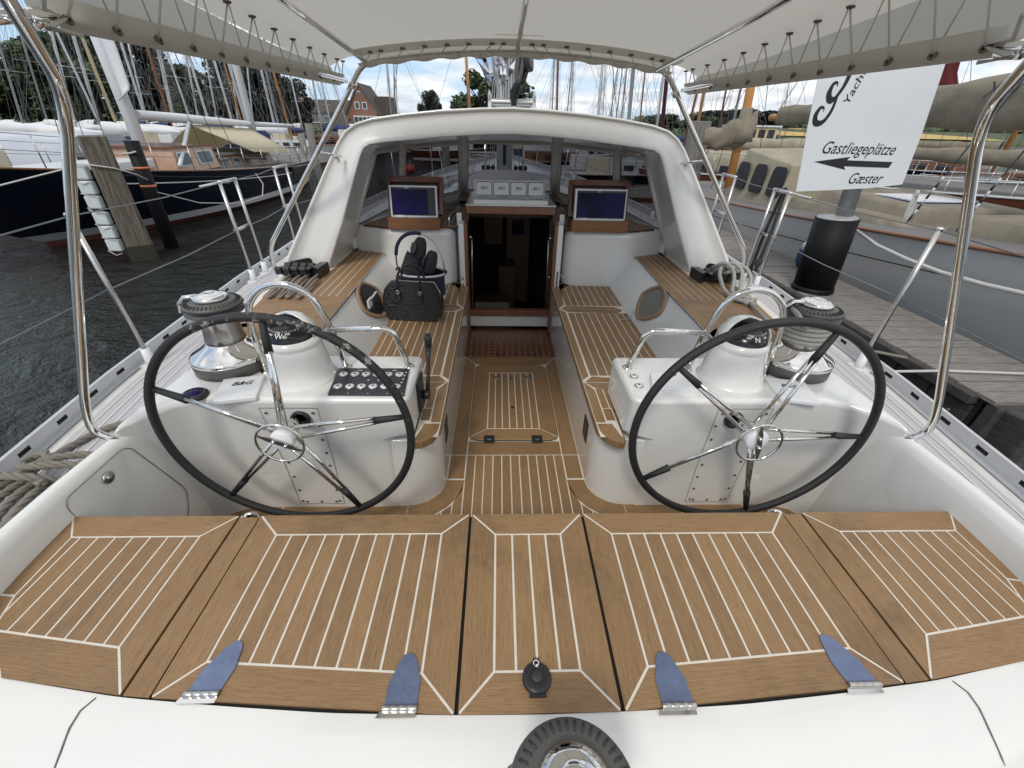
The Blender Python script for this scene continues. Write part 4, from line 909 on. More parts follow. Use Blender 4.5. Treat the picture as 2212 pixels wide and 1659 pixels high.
k=MB(); k.box(-.355,.015,4.34,4.36,.70,.95,'int_white'); k.build('saloon_sink',Y)
k=MB(); k.box(-.30,-.05,5.9,6.0,1.2,1.75,'wood_int'); k.box(.0,.30,5.6,5.9,.5,1.72,'wood_int'); k.box(.07,.22,5.58,5.6,1.40,1.58,'screen'); k.box(-.1,.10,5.2,5.6,.1,1.1,'wood_int'); k.build('saloon_cabinet',Y,bevel=.004)
# ---- rope clutches at the pillar feet
for s in (-1,1):
    k=MB(); A=Matrix.Translation((s*1.475,2.93,1.686))@Matrix.Rotation(R(s*4),4,'Z')
    k.box(-.11,.11,-.06,.05,0,.030,'black_plastic',A)
    for i in range(4):
        x=-.11+.055*i; k.box(x+.006,x+.049,-.14,.03,.034,.062,'black_plastic',A); k.tube([A@Vector((x+.006,-.13,.068)),A@Vector((x+.049,-.13,.068))],.016,'black_plastic',10)
        k.cyl(A@Vector((x+.006,-.0,.055)),A@Vector((x+.049,-.0,.055)),.022,'black_plastic')
    k.prism([(-s*.115,-.06),(-s*.115,.06),(-s*.17,.07),(-s*.17,-.10)][::-s],.0,.070,'black_plastic',lambda x,y,z:tuple(A@Vector((x,y,z))))
    k.build('rope_clutch',Y,bevel=.003)
# ---- stanchions, gates and lifelines
def stan(s,y,z1=2.16,lean=.0,xo=None,yo=0,thick=.0125,base=True):
    x=s*(interp(HW,y)-.035); k=MB(); zb=sheer(y)
    k.tube([(x,y,zb+.06),(x+s*lean,y+yo,z1)],thick,'steel_brushed',12); k.lathe([(.013,0),(.017,.006),(.013,.014),(0,.015)],'steel',(x+s*lean,y+yo,z1-.004),n=12)
    o=k.build('stanchion',Y); b=MB(); b.box(x-.035,x+.035,y-.05,y+.05,zb,zb+.01,'plastic_white'); b.lathe([(.028,0),(.024,.03),(.021,.095),(.0125,.096)],'plastic_white',(x,y,zb+.005),n=16); b.build('stanchion_socket',o,bevel=0)
    return (x+s*lean,y+yo,z1)
tops={-1:[],1:[]}
for s in (-1,1):
    for y in (2.13,): tops[s].append(stan(s,y,2.20,.045))
    a=stan(s,3.62,2.18,.03); b=stan(s,3.86,2.18,.03); k=MB(); k.tube([a,b],.0125,'steel_brushed',10); k.tube([(a[0],a[1],1.82),(b[0],b[1],1.82)],.0125,'steel_brushed',10); k.build('gate_brace',Y); tops[s]+=[a]
    c=stan(s,4.65,2.20,.03); d_=stan(s,4.95,2.20,.03); k=MB(); k.tube([c,d_],.0125,'steel_brushed',10); k.tube([(c[0],c[1],1.84),(d_[0],d_[1],1.84)],.0125,'steel_brushed',10); k.build('gate_brace',Y); tops[s]+=[b,c]
    for y in (6.6,8.4,10.2): tops[s].append(stan(s,y,sheer(y)+.72,.02))
    T0=tops[s]; 
    for lvl in (0,1):
        k=MB(); pts=[(s*1.86,-.4,2.16-lvl*.33)]+[(p[0],p[1],p[2]-.006-lvl*.36) for p in T0]
        for p,q in zip(pts,pts[1:]): k.tube([p,tuple(Vector(p).lerp(Vector(q),.5)-Vector((0,0,.012))),q],.0035,'wire',6)
        if lvl==0:
            q=T0[1]; r_=T0[0]; v=(Vector(r_)-Vector(q)).normalized(); k.tube([Vector(q)+v*.02,Vector(q)+v*.30],[.008,.006],'steel',8)
        k.build('lifeline',Y)
# bow rail
k=MB(); pb=[(-1.45,10.6,2.3),(-.9,12.1,2.45),(-.3,13.5,2.6),(0,13.9,2.6),(.3,13.5,2.6),(.9,12.1,2.45),(1.45,10.6,2.3)]; k.tube(bend(pb,.3,5),.0125,'steel',8)
for x,y,z in pb: k.tube([(x,y,z),(x*.95,y,sheer(y))],.0125,'steel',8)
k.build('bow_rail',Y)
# ---- mast, boom end with mainsheet blocks
k=MB(); k.tube([(0,9.2,1.8),(0,9.25,6),(0,9.4,20)],[.15,.15,.13],'mast_white',20); k.tube([(0,9.02,1.95),(0,9.03,3.2)],[.03,.03],'black_plastic',10); k.lathe([(.20,0),(.20,.08),(.16,.10)],'gelcoat',(0,9.2,1.72),n=24); mo=k.build('mast',Y)
for s in (-1,1):
    k=MB()
    for i in range(3): k.lathe([(.03,-.02),(.045,-.015),(.045,.015),(.03,.02)],'black_plastic',(s*(.22+.09*i),9.05,1.90),(0,1,0),n=14); k.tube([(s*(.2+.09*i),9.05,1.92),(s*(.14+.03*i),9.15,3.3)],.006,'rope_white',5)
    k.build('halyard_blocks',mo)
    k=MB(); k.tube([(s*.36,8.9,1.75),(s*.36,8.9,2.35),(s*.36,9.25,2.35),(s*.36,9.25,1.75)],.014,'steel',8); k.build('mast_guard',mo)
    k=MB(); k.tube([(s*1.9,8.2,1.5),(s*1.0,9.3,13)],.005,'wire',5); k.tube([(s*2.05,7.6,1.5),(s*.2,9.3,10)],.005,'wire',5); k.build('shroud',Y)
k=MB(); rows=[]
for y in (5.6,6.5,9.0): rows.append([(x,y,z) for x,z in ((-.13,3.12),(-.20,3.30),(-.24,3.55),(0,3.62),(.24,3.55),(.20,3.30),(.13,3.12))])
k.grid(rows,'mast_white',closed=True); k.face([rows[0][i] for i in range(7)],'mast_white')
for i in range(-3,4): k.tube([(i*.036,5.59,3.10),(i*.045,5.585,3.4)],.004,'winch_grey',5)
bo=k.build('boom',Y)
k=MB(); k.box(-.10,.08,5.52,5.62,2.70,3.40,'mast_white')
for i in range(-3,3): k.box(-.012+.028*i-.003,-.012+.028*i+.003,5.515,5.52,2.72,3.35,'winch_grey')
k.build('boom_end',bo,bevel=.01)
# stainless traveller bar with two cheek plates on the dodger roof
k=MB(); k.box(-.165,.24,5.30,5.36,2.775,2.835,'steel_brushed'); k.cyl((-.20,5.33,2.805),(.27,5.33,2.805),.035,'steel_brushed')
for x in (-.20,.27): k.tube(arc((x,5.33,2.865),.032,0,360,16,'yz'),.014,'steel_brushed',8); k.box(x-.018,x+.018,5.29,5.37,2.55,2.875,'steel')
k.build('sheet_arch',Y,bevel=.004)
k=MB(); _n0=0; u=Vector((.17,.0,.30)).normalized()
k.lathe([(.03,-.01),(.03,.04),(.045,.05),(.045,.11),(.035,.12)],'black_plastic',(.055,5.30,2.90),(0,0,1),n=16)
k.tube([(.06,5.28,3.0),(.10,5.25,3.12)],[.05,.03],'black_plastic',12)
for dx in (-.03,.02):
    P=[(.14+dx+.0+.06*math.cos(R(a))*.5+.09*math.sin(R(a))*.25,5.22+dx,3.26+.17*math.sin(R(a))+.03*math.cos(R(a))) for a in range(0,360,15)]
    k.tube(P,.024,'winch_grey' if dx<0 else 'black_plastic',8,closed=True)
k.lathe([(.075,-.03),(.10,-.02),(.10,.02),(.075,.03),(.03,.032),(0,.032)],'black_plastic',(.19,5.24,3.27),(1,-.4,.2),n=24)
k.tube([(.17,5.22,3.10),(.12,5.23,3.0),(.07,5.25,2.97)],.012,'rope_dark',6); k.v=[(v[0],v[1]-.02,v[2]-.115) for v in k.v]; k.build('mainsheet_block',Y)
for i,(a,b) in enumerate((((.24,5.25,3.2),(.50,5.2,3.8)),((.10,5.25,3.3),(.36,5.2,3.9)))):
    k=MB(); k.tube([a,b],.02,'rope_white',8); k.build('mainsheet',Y)
# crumpled clear plastic wrap round the boom end
k=MB(); rows=[]
random.seed(3)
for i in range(9):
    t=i/8; z=3.55-.60*t; w=.30*(1-t)**.8+.07; rows.append([(-.10+w*math.cos(R(a))*(.8+.35*random.random())-.04*t,5.45+.16*math.sin(R(a))*(.7+.5*random.random()),z+random.uniform(-.03,.03)) for a in range(0,360,24)])
k.grid(rows,'clear_plastic',closed=True,smooth=False); k.build('plastic_wrap',bo)
# =====================================================================
# bimini awning: steel frame, laced canvas
# =====================================================================
BI=empty('bimini_awning',(0,2,1.62),'cream canvas sun awning laced over a polished steel frame above the cockpit','awning')
fh=[(-1.62,3.10,1.56),(-1.745,3.11,1.59),(-1.715,3.04,1.83),(-.955,2.95,2.76),(-.86,2.95,2.885),(-.6,2.95,2.925),(-.3,2.95,2.95),(0,2.95,2.96)]
k=MB(); p=bend(fh,.09,6); k.tube(p+[(-x,y,z) for x,y,z in [tuple(q) for q in p][:-1][::-1]],.0145,'steel',14); k.build('frame_hoop',BI)
ah=[(-1.49,1.225,1.59),(-1.545,1.215,1.635),(-1.525,1.205,1.70),(-1.487,1.20,1.79),(-1.100,1.20,2.645),(-.90,.92,2.80),(-.72,.75,2.94),(0,.68,3.05)]
k=MB(); p=bend(ah,.10,7); k.tube(p+[(-x,y,z) for x,y,z in [tuple(q) for q in p][:-1][::-1]],.0128,'steel',16); k.build('frame_hoop',BI)
for s in (-1,1):
    k=MB(); k.tube([(s*1.045,1.05,2.752),(s*1.040,1.17,2.778),(s*1.03,1.8,2.795),(s*1.01,2.5,2.803),(s*.965,2.93,2.795)],.0120,'steel',12); k.build('side_rail',BI)
    for (p_,q_,r_) in (((s*1.04,1.12,2.762),(s*1.038,1.17,2.768),.018),((s*.945,2.95,2.765),(s*.925,2.95,2.792),.021),((s*1.215,3.0,2.43),(s*1.15,3.20,2.40),.008)): k=MB(); k.cyl(p_,q_,r_,'steel'); k.build('clamp',BI)
for x0,x1 in ((-.835,-.84),(0,0),(.82,.80)):
    k=MB(); k.tube([(x0*.8,.70,3.03 if x0==0 else 2.96),(x0,1.9,2.995 if x0==0 else 2.948),(x1,2.93,2.945 if x0==0 else 2.885)],.0125,'steel',12); k.build('frame_strut',BI)
def cz(x,y):
    t=(y-2.93)/-2.2; zc=2.968+.085*smooth(min(1,max(0,t))); w=.935
    a=abs(x)/w; z=zc-(.075*min(a,1)**2)- (.35*(abs(x)-w)**1.15*1.6 if abs(x)>w else 0)
    sag=.012*math.sin(math.pi*min(1,max(0,(y-.7)/2.2))); return z-sag+.0035*math.sin(7*x+3*y)*math.sin(2.3*y)
k=MB(); rows=[]
for j in range(45):
    y=.62+2.335*j/44; rows.append([(x,y,cz(x,y)+.012) for x in [(-1.045+2.09*i/48) for i in range(49)]])
k.grid(rows,'bimini')
# outer fold that turns round the side rail and is laced back
for s in (-1,1):
    rows=[]
    for j in range(41):
        y=1.15+1.80*j/40; sh=.0+.035*((y-1.15)/1.8); zt=cz(1.045,y)+.012; zb=2.757+.018*(y-1.15)/1.8
        wv=.004*math.sin(31*y)
        rows.append([(s*x,y,z) for x,z in ((1.045,zt),(1.062-sh,(zt+zb)/2+.01),(1.060-sh+wv,zb+.012),(1.050-sh,zb-.002),(1.038-sh,zb+.001),(1.022-sh,zb+.022+wv),(1.008-sh,zb+.050))][::-s])
    k.grid(rows,'bimini')
# forward hem folded over the hoop
rows=[]
for i in range(61):
    x=-.88+1.76*i/60; z=cz(x,2.9)+.01; wv=.005*math.sin(40*x)
    rows.append([(x,2.955,z),(x,2.985,z-.012),(x,2.982,z-.045+wv),(x,2.96,z-.055+wv),(x,2.90,z-.040)])
k.grid(rows,'bimini'); 
rows=[[(-.88+1.76*i/60,2.90,cz(-.88+1.76*i/60,2.9)-.002),(-.88+1.76*i/60,2.80,cz(-.88+1.76*i/60,2.8)+.002),(-.88+1.76*i/60,2.745,cz(-.88+1.76*i/60,2.75)+.010)] for i in range(61)]
k.grid(rows[::-1],'bimini')
k.grid([[(-.12,2.62+.02*i,0+cz(0,2.62)+.008),(.12,2.62+.02*i,cz(0,2.62)+.008)] for i in range(2)],'bimini')
cv_=k.build('canvas',BI)
# grommets and lacing
ly=[1.195,1.33,1.472,1.616,1.764,1.916,2.078,2.245,2.424,2.61,2.80,2.93]
GR=[]
for s in (-1,1):
    lace=MB(); up=[];lo=[]
    for i,y in enumerate(ly):
        sh=.035*((y-1.15)/1.8); zb=2.757+.018*(y-1.15)/1.8
        lo.append(Vector((s*(1.0255-sh),y,zb+.018)))
        yu=y+.03 if i<11 else 2.93; up.append(Vector((s*.965,yu,cz(.965,yu)+.001)))
    for p in up+lo:
        lw=any(p is q for q in lo); rr_=.0095; cc=[(R(a),) for a in range(0,360,30)]
        g=MB(); g.tube([p+(Vector((-s*.003+s*.35*rr_*math.sin(a[0]),rr_*math.cos(a[0]),rr_*math.sin(a[0]))) if lw else Vector((rr_*math.cos(a[0]),rr_*math.sin(a[0]),-.002))) for a in cc],.0036,'grommet',8,closed=True); g.lathe([(.007,0),(0,.0005)],'black_gap',p+(Vector((-s*.003,0,0)) if lw else Vector((0,0,-.0025))),(-s,0,.35) if lw else (0,0,-1),n=10); g.build('grommet',cv_)
    for i in range(len(up)):
        lace.tube([lo[i]-Vector((0,0,.004)),up[i]-Vector((0,0,.005))],.0026,'lacing',6)
        if i<len(up)-1: lace.tube([up[i]+Vector((0,.008,-.003)),(up[i]+lo[i+1])/2-Vector((0,0,.001)),lo[i+1]+Vector((0,0,.008))],.0020,'lacing',6)
    tl=[Vector((s*.90,1.02,2.80)),Vector((s*.985,1.10,2.775)),lo[0],Vector((s*.96,1.06,2.74)),Vector((s*.93,1.10,2.735))]
    lace.tube(tl,.0045,'lacing',6); lace.build('lacing',BI)
lace=MB()
fx=[-.777,-.721,-.605,-.489,-.372,-.258,-.135,-.075,.075,.135,.258,.372,.489,.605,.721,.777]
for i,x in enumerate(fx):
    if i==8: lace.build('lacing',BI); lace=MB()
    z=cz(x,2.80)-.003; p=Vector((x,2.80,z)); g=MB(); g.tube([p+Vector((.011*math.cos(R(a)),.011*math.sin(R(a)),-.002)) for a in range(0,360,30)],.0042,'grommet',8,closed=True); g.lathe([(.007,0),(0,.0005)],'black_gap',p+Vector((0,0,-.001)),n=10); g.build('grommet',cv_)
    lace.tube([p-Vector((0,0,.004)),Vector((x+.07*(1 if x>0 else -1),2.93,cz(x,2.93)-.045)),Vector((x+.075*(1 if x>0 else -1),2.99,cz(x,2.93)-.02))],.0022,'lacing',6)
lace.build('lacing',BI)

# =====================================================================
# loose gear in the cockpit
# =====================================================================
# briefcase standing on the port bench
def rot(px,py,a,z=0): return Matrix.Translation((px,py,z))@Matrix.Rotation(a,4,'Z')
br=empty('briefcase',(-.68,2.76,1.43),'black crocodile leather briefcase standing on the left teak bench','bag')
A=rot(-.685,2.765,R(-6),1.432)
k=MB(); sil=[(-.175,0),(.175,0),(.200,.03),(.205,.10),(.182,.225),(.150,.262),(-.140,.262),(-.178,.235),(-.205,.10),(-.20,.03)]
rows=[]
for y,sc in ((-.062,.93),(-.068,.985),(-.055,1.0),(0,1.012),(.055,1.0),(.068,.985),(.062,.93)): rows.append([tuple(A@Vector((x*sc,y+.02*(z/.26)*(1 if 0 else 0),.13+(z-.13)*sc))) for x,z in sil])
k.grid(rows,'leather_bag',closed=True); k.face(rows[0],'leather_bag'); k.face(rows[-1][::-1],'leather_bag'); k.build('bag_body',br,subsurf=1)
k=MB(); k.tube([A@Vector(p) for p in ((-.15,-.069,.135),(0,-.073,.128),(.15,-.069,.135))],.002,'black_plastic',5); k.tube([A@Vector(p) for p in ((-.14,-.0,.262),(.155,0,.262),(.192,-.01,.20),(.198,-.02,.15))],.003,'steel_brushed',5); k.build('zip',br)
for y in (-.055,.045):
    k=MB(); k.tube([A@Vector(p) for p in bend([(-.075,y,.20),(-.078,y-.005,.30),(-.055,y-.0,.350),(.0,y,.365),(.055,y,.350),(.078,y-.005,.30),(.075,y,.20)],.03,5)],.0075,'leather_bag',10)
    for x in (-.075,.075): k.prism([(x-.010,.155),(x+.010,.155),(x+.013,.185),(x+.008,.215),(x-.008,.215),(x-.013,.185)],-.003,.004,'leather_bag',lambda a,b,c,y=y:tuple(A@Vector((a,(-.073 if y<0 else .073)-c,b)))); k.tube([A@Vector((x+.011*math.cos(R(t)),(-.080 if y<0 else .08),.208+.011*math.sin(R(t)))) for t in range(0,360,40)],.002,'steel',5,closed=True)
    k.build('handle',br)
k=MB(); k.tube([A@Vector((.213+.004,.0+.012*math.cos(R(t)),.16+.016*math.sin(R(t)))) for t in range(0,360,40)],.0028,'steel',6,closed=True); k.build('strap_ring',br)
# navy shopping basket with loop handle behind it
bk=empty('shopping_basket',(-.66,3.06,1.43),'navy cloth shopping basket with arched handle behind the black briefcase','basket')
A=rot(-.665,3.05,R(-10),1.432)
k=MB(); rows=[]
for z,a,b in ((0,.135,.085),(.01,.15,.10),(.10,.165,.115),(.20,.175,.125),(.235,.178,.128)): rows.append([tuple(A@Vector((a*math.cos(t)*(1+.03*math.sin(3*t+z*20)),b*math.sin(t),z))) for t in [2*math.pi*i/32 for i in range(32)]])
k.grid(rows,'navy_cloth',closed=True); k.face(rows[0][::-1],'navy_cloth'); k.build('cloth_tub',bk)
k=MB(); k.tube([A@Vector((.178*math.cos(t),.128*math.sin(t),.240)) for t in [2*math.pi*i/36 for i in range(36)]],.009,'alu',8,closed=True); k.build('rim',bk)
hp=[A@Vector(p) for p in bend([(-.178,0,.235),(-.185,-.0,.33),(-.165,0,.43),(-.10,0,.50),(0,0,.52),(.09,0,.49),(.155,0,.40),(.178,0,.30),(.178,0,.235)],.05,4)]
k=MB(); k.tube(hp,.006,'steel_brushed',8); n=len(hp); k.tube(hp[4:n*5//9],.013,'navy_cloth',10)
for x in (-.178,.178): k.cyl(A@Vector((x,-.012,.25)),A@Vector((x,.012,.25)),.016,'black_plastic')
k.build('handle',bk)
# dark jacket and a pair of shoes lying in the basket
jk=MB(); random.seed(11); rows=[]
for i in range(9):
    t=i/8; rows.append([tuple(A@Vector((-.06+.085*math.cos(a)*(1-.6*t*t)*(1+.12*math.sin(3*a+i)),-.02+.09*math.sin(a)*(1-.6*t*t),.18+.20*t+.012*math.sin(4*a+2*i)))) for a in [2*math.pi*q/24 for q in range(24)]])
jk.grid(rows,'dark_cloth',closed=True); jk.face(rows[-1],'dark_cloth'); jk.tube([A@Vector(p) for p in ((-.02,-.11,.20),(-.08,-.10,.27),(-.05,-.04,.35),(.02,-.05,.30))],[.02,.035,.035,.03],'dark_cloth',10); tag(jk.build('jacket',None,subsurf=1),'dark grey jacket stuffed in the left of the navy basket','jacket')
for i,(x,y,z,rx) in enumerate(((.0,.0,.395,-.5),(.085,-.035,.315,-.9))):
    e=MB(); B=A@Matrix.Translation((x,y,z))@Matrix.Rotation(rx,4,'Z')@Matrix.Rotation(-.35,4,'X')
    rows=[]
    for t,w,h in ((-.075,.02,.02),(-.065,.048,.045),(-.02,.060,.062),(.03,.050,.055),(.07,.045,.05),(.09,.02,.03)): rows.append([tuple(B@Vector((w*math.cos(a),h*math.sin(a)*.8,t))) for a in [2*math.pi*q/16 for q in range(16)]])
    e.grid(rows,'dark_cloth',closed=True); e.face(rows[0][::-1],'dark_cloth'); e.face(rows[-1],'dark_cloth'); e.box(-.036,.036,-.068,-.05,-.05,.06,'black_plastic',B)
    tag(e.build('shoe',None,subsurf=1),['black shoe on top of the jacket in the navy basket','lower black shoe leaning over the rim of the navy basket'][i],'shoe','shoes in the basket')
# mooring rope coil on the port quarter: three strand rope
def rope3(path,r,m,mb,tw=38,ph=0):
    P=[Vector(p) for p in bend(path,.09,6)]
    # resample
    Q=[P[0]]; step=r*.55
    for a,b in zip(P,P[1:]):
        d=(b-a).length; n=max(1,int(d/step))
        for i in range(1,n+1): Q.append(a.lerp(b,i/n))
    L=0; prev=None; S=[[],[],[]]
    for i,p in enumerate(Q):
        t=(Q[min(i+1,len(Q)-1)]-Q[max(i-1,0)]).normalized()
        if prev is None: u=t.orthogonal().normalized()
        else: u=(prev-t*prev.dot(t)).normalized()
        prev=u; w=t.cross(u)
        if i: L+=(p-Q[i-1]).length
        for j in range(3):
            a=ph+L/(r*7.2)*2*math.pi+j*2*math.pi/3; S[j].append(p+(math.cos(a)*u+math.sin(a)*w)*r*.52)
    for s in S: mb.tube(s,r*.56,m,7)
k=MB()
Z0=1.42
rope3([(-1.62,1.00,Z0),(-1.60,1.16,Z0+.02),(-1.68,1.26,Z0+.01),(-1.80,1.20,Z0),(-1.845,1.05,Z0),(-1.83,.92,Z0+.02),(-1.77,.86,Z0+.04),(-1.66,.80,Z0+.07)],.0145,'rope',k)
rope3([(-1.56,.98,Z0+.02),(-1.66,.98,Z0+.05),(-1.76,.93,Z0+.07),(-1.80,.86,Z0+.06),(-1.83,.78,Z0+.02),(-1.84,.66,Z0),(-1.80,.45,Z0)],.0145,'rope',k)
rope3([(-1.55,.92,Z0+.02),(-1.65,.90,Z0+.07),(-1.75,.86,Z0+.09),(-1.84,.90,Z0+.06),(-1.86,.97,Z0+.04),(-1.80,.97,Z0+.07),(-1.72,.90,Z0+.06)],.0145,'rope',k)
for q in range(5): rope3([(-1.80+.04*q,.88-.01*q,Z0+.04),(-1.82+.045*q,.76,Z0+.06-.006*q),(-1.80+.05*q,.62,Z0+.03),(-1.76+.05*q,.42,Z0+.02)],.0145,'rope',k)
rope3([(-1.86,.84,Z0+.04),(-1.80,.80,Z0+.11),(-1.70,.80,Z0+.10),(-1.64,.85,Z0+.03)],.0145,'rope',k)
k.v=[(v[0]-.05,v[1]+.31,v[2]) for v in k.v]; tag(k.build('mooring_rope'),'thick beige three-strand mooring rope bundled on the left side deck','rope')
# grey control lines bunched at the starboard clutch and looped round the starboard winch
k=MB(); random.seed(5)
def braid(P,r,m='rope_fleck',n=8): k.tube(bend(P,.05,5),r,m,n)
m=mat('rope_fleck',(.34,.33,.30),.9); n=m.node_tree.nodes; l=m.node_tree.links; vo=n.new('ShaderNodeTexVoronoi'); vo.inputs['Scale'].default_value=120; tc=n.new('ShaderNodeTexCoord'); l.new(tc.outputs['Object'],vo.inputs['Vector'])
r_=n.new('ShaderNodeValToRGB'); r_.color_ramp.elements[0].position=.20; r_.color_ramp.elements[0].color=(.06,.06,.06,1); r_.color_ramp.elements[1].position=.27; r_.color_ramp.elements[1].color=(.36,.35,.32,1); l.new(vo.outputs['Distance'],r_.inputs[0]); l.new(r_.outputs[0],n['Principled BSDF'].inputs['Base Color'])
braid([(1.45,2.86,1.75),(1.42,2.78,1.84),(1.36,2.70,1.80),(1.38,2.60,1.70),(1.42,2.50,1.695),(1.44,2.40,1.695)],.0125)
braid([(1.40,2.84,1.76),(1.46,2.76,1.86),(1.52,2.70,1.82),(1.47,2.58,1.71),(1.45,2.50,1.70),(1.47,2.38,1.695)],.0125)
braid([(1.50,2.86,1.75),(1.57,2.78,1.83),(1.60,2.70,1.76),(1.54,2.62,1.70),(1.49,2.52,1.71),(1.49,2.42,1.70),(1.40,2.44,1.70),(1.38,2.56,1.70)],.0125)
braid([(1.36,2.80,1.80),(1.40,2.72,1.87),(1.47,2.70,1.80),(1.44,2.62,1.73),(1.40,2.55,1.71),(1.46,2.47,1.71),(1.52,2.46,1.70)],.0125)
braid([(1.44,2.80,1.76),(1.54,2.76,1.80),(1.62,2.80,1.78),(1.60,2.88,1.74),(1.50,2.9,1.73)],.009)
tag(k.build('control_line'),'tangled grey flecked lines hanging off the right rope clutch','rope')
k=MB(); c=Vector((1.288,1.69,0))
P=[]; 
for i in range(0,5*24+1):
    a=2*math.pi*i/24; z=1.652+.150+.021*(i/24); P.append((c.x+.092*math.cos(a+.6),c.y+.092*math.sin(a+.6),z))
k.tube(P,.0105,'rope_fleck',8); k.tube(bend([P[-1],(1.20,1.585,1.90),(1.175,1.62,1.94),(1.19,1.70,1.945)],.03,5),.0105,'rope_fleck',8); k.tube([P[0],(1.36,2.0,1.72),(1.45,2.4,1.70)],.0105,'rope_fleck',8)
tag(k.build('winch_rope'),'flecked grey rope wound five turns round the right winch','rope')
k=MB()
for i in range(4):
    x=-1.50+.055*i+.01*(i%2); k.tube(bend([(x,2.86,1.71),(x+.01,2.70,1.72),(x+.0,2.56,1.695),(x+.015,2.44,1.695),(x+.03,2.43,1.695),(x+.035,2.55,1.70),(x+.03,2.74,1.71)],.02,4),.0085,'rope',8)
tag(k.build('halyard_tails'),'pale grey rope tails looped on the teak behind the left rope clutch','rope')

k=MB(); k.tube(bend([(2.17,3.60,1.55),(2.235,3.66,1.90),(2.29,3.74,2.20),(2.31,3.80,2.19),(2.30,3.85,1.85),(2.29,3.88,1.42)],.05,5),.014,'rope_dark',8); k.lathe([(.02,-.03),(.035,-.01),(.035,.02),(.01,.035)],'rope_dark',(2.18,3.62,1.62),n=10); k.lathe([(.03,0),(.05,.02),(.045,.06),(.01,.08)],'rope_dark',(2.29,3.9,1.42),n=12)
tag(k.build('fender_line'),'black rope hitched over the right gate stanchion','rope')
# =====================================================================
# water, banks, sky line
# =====================================================================
k=MB(); n=2; k.face([(-600,-120,0),(600,-120,0),(600,900,0),(-600,900,0)],'water'); struct(k.build('water'))
k=MB(); rows=[]
random.seed(2)
SH=[(-300,60),(-120,66),(-60,62),(-40,58),(-22,66),(-10,72),(5,80),(20,95),(45,120),(70,139),(95,142),(160,150),(400,170)]
for i in range(121):
    x=-300+700*i/120; y=interp(SH,x)+random.uniform(-.8,.8); hb=1.0+.3*math.sin(i*1.7)
    rows.append([(x,y-.5,-.4),(x,y+.4,.35),(x,y+2.5,hb),(x,y+15,hb+.3),(x*1.05,y+60,hb+1.2+ (1.5 if x>40 else 0)),(x*1.4,y+160,3.6+(1.2 if x>60 else 0)),(x*2,y+500,4.5)])
k.grid(rows[::-1],'grass'); struct(k.build('far_shore'))
k=MB(); rows=[[(x,149+(x-70)*.04,1.6),(x+4,170,2.3),(x+12,200,3.1),(x+25,250,4.3)] for x in range(64,170,6)]
k.grid(rows[::-1],'field_yellow'); struct(k.build('grain_field'))
k=MB(); rows=[[(x,146+(x-70)*.04+random.uniform(-.3,.3),.2),(x,147+(x-70)*.04,1.0+random.uniform(0,.35)),(x+1,149+(x-70)*.04,1.3)] for x in [64+i*.7 for i in range(120)]]
k.grid(rows[::-1],'grass'); o=k.build('reed_bank'); o['kind']='stuff'; o['label']='green reeds along the bank below the yellow field'
# =====================================================================
# trees
# =====================================================================
def crown(seed,n,leaf,m,shape='round',holes=.25):
    """leaf clumps spread on many overlapping lobes; unit crown: radius 1, height 2"""
    rnd=random.Random(seed); mb=MB(); lobes=[]
    for i in range(26):
        a=rnd.uniform(0,6.283); h=rnd.uniform(-.8,.95); rr=math.sqrt(max(0,1-h*h))*(1-(.45*max(0,h) if shape=='cone' else 0)); q=rnd.uniform(.35,.85)*rr
        lobes.append((q*math.cos(a),q*math.sin(a),1+h*.85,rnd.uniform(.18,.40)))
    V=[];F=[]
    for i in range(n):
        lx,ly,lz,lr=lobes[rnd.randrange(len(lobes))]
        d=Vector((rnd.gauss(0,1),rnd.gauss(0,1),rnd.gauss(0,1))).normalized()*lr*rnd.uniform(.55,1.08)
        p=Vector((lx,ly,lz))+d; s_=leaf*rnd.uniform(.6,1.4)
        u=Vector((rnd.gauss(0,1),rnd.gauss(0,1),rnd.gauss(0,.6))).normalized(); w=u.cross(Vector((rnd.gauss(0,1),rnd.gauss(0,1),rnd.gauss(0,1)))).normalized()
        b=len(V); V+= [tuple(p+u*s_),tuple(p+w*s_*.7),tuple(p-u*s_),tuple(p-w*s_*.7)]; F.append((b,b+1,b+2,b+3))
    mb.idx(V,F,m,False); return mb
def mk(mb,nm):
    o=mb.build(nm); me=o.data; bpy.data.objects.remove(o); return me
CM={}
for kk,(sd,nn,lf,mm,sh) in {'a':(1,9000,.055,'leaf','round'),'b':(2,9000,.055,'leaf_dark','round'),'c':(3,5000,.07,'leaf_light','round'),'d':(4,4500,.06,'leaf_dark','cone')}.items(): CM[kk]=mk(crown(sd,nn,lf,mm,sh),'crown')
tk=MB(); tk.tube([(0,0,-.4),(.02,0,.5),(0,.02,1.0)],[.09,.065,.035],'bark',8)
rnd=random.Random(9)
for i in range(7):
    a=i*.9; tk.tube([(0,0,.45+.07*i),(.3*math.cos(a),.3*math.sin(a),.8+.1*i),(.6*math.cos(a),.6*math.sin(a),1.05+.1*i)],[.04,.025,.01],'bark',5)
TM=mk(tk,'trunk')
def tree(x,y,z0,r,h,kind,label,name='tree',group=None,cat='tree',rz=0,base=.3):
    e=empty(name,(x,y,z0),label,cat,group)
    c=bpy.data.objects.new('crown',CM[kind]); COL.objects.link(c); c.parent=e; c.scale=(r,r*.9,h*(1-base)/2); c.location=(0,0,h*base); c.rotation_euler=(0,0,rz)
    t=bpy.data.objects.new('trunk',TM); COL.objects.link(t); t.parent=e; t.scale=(r*.7,r*.7,h*.55); t.location=(0,0,0)
    return e
TG='trees on the left shore'
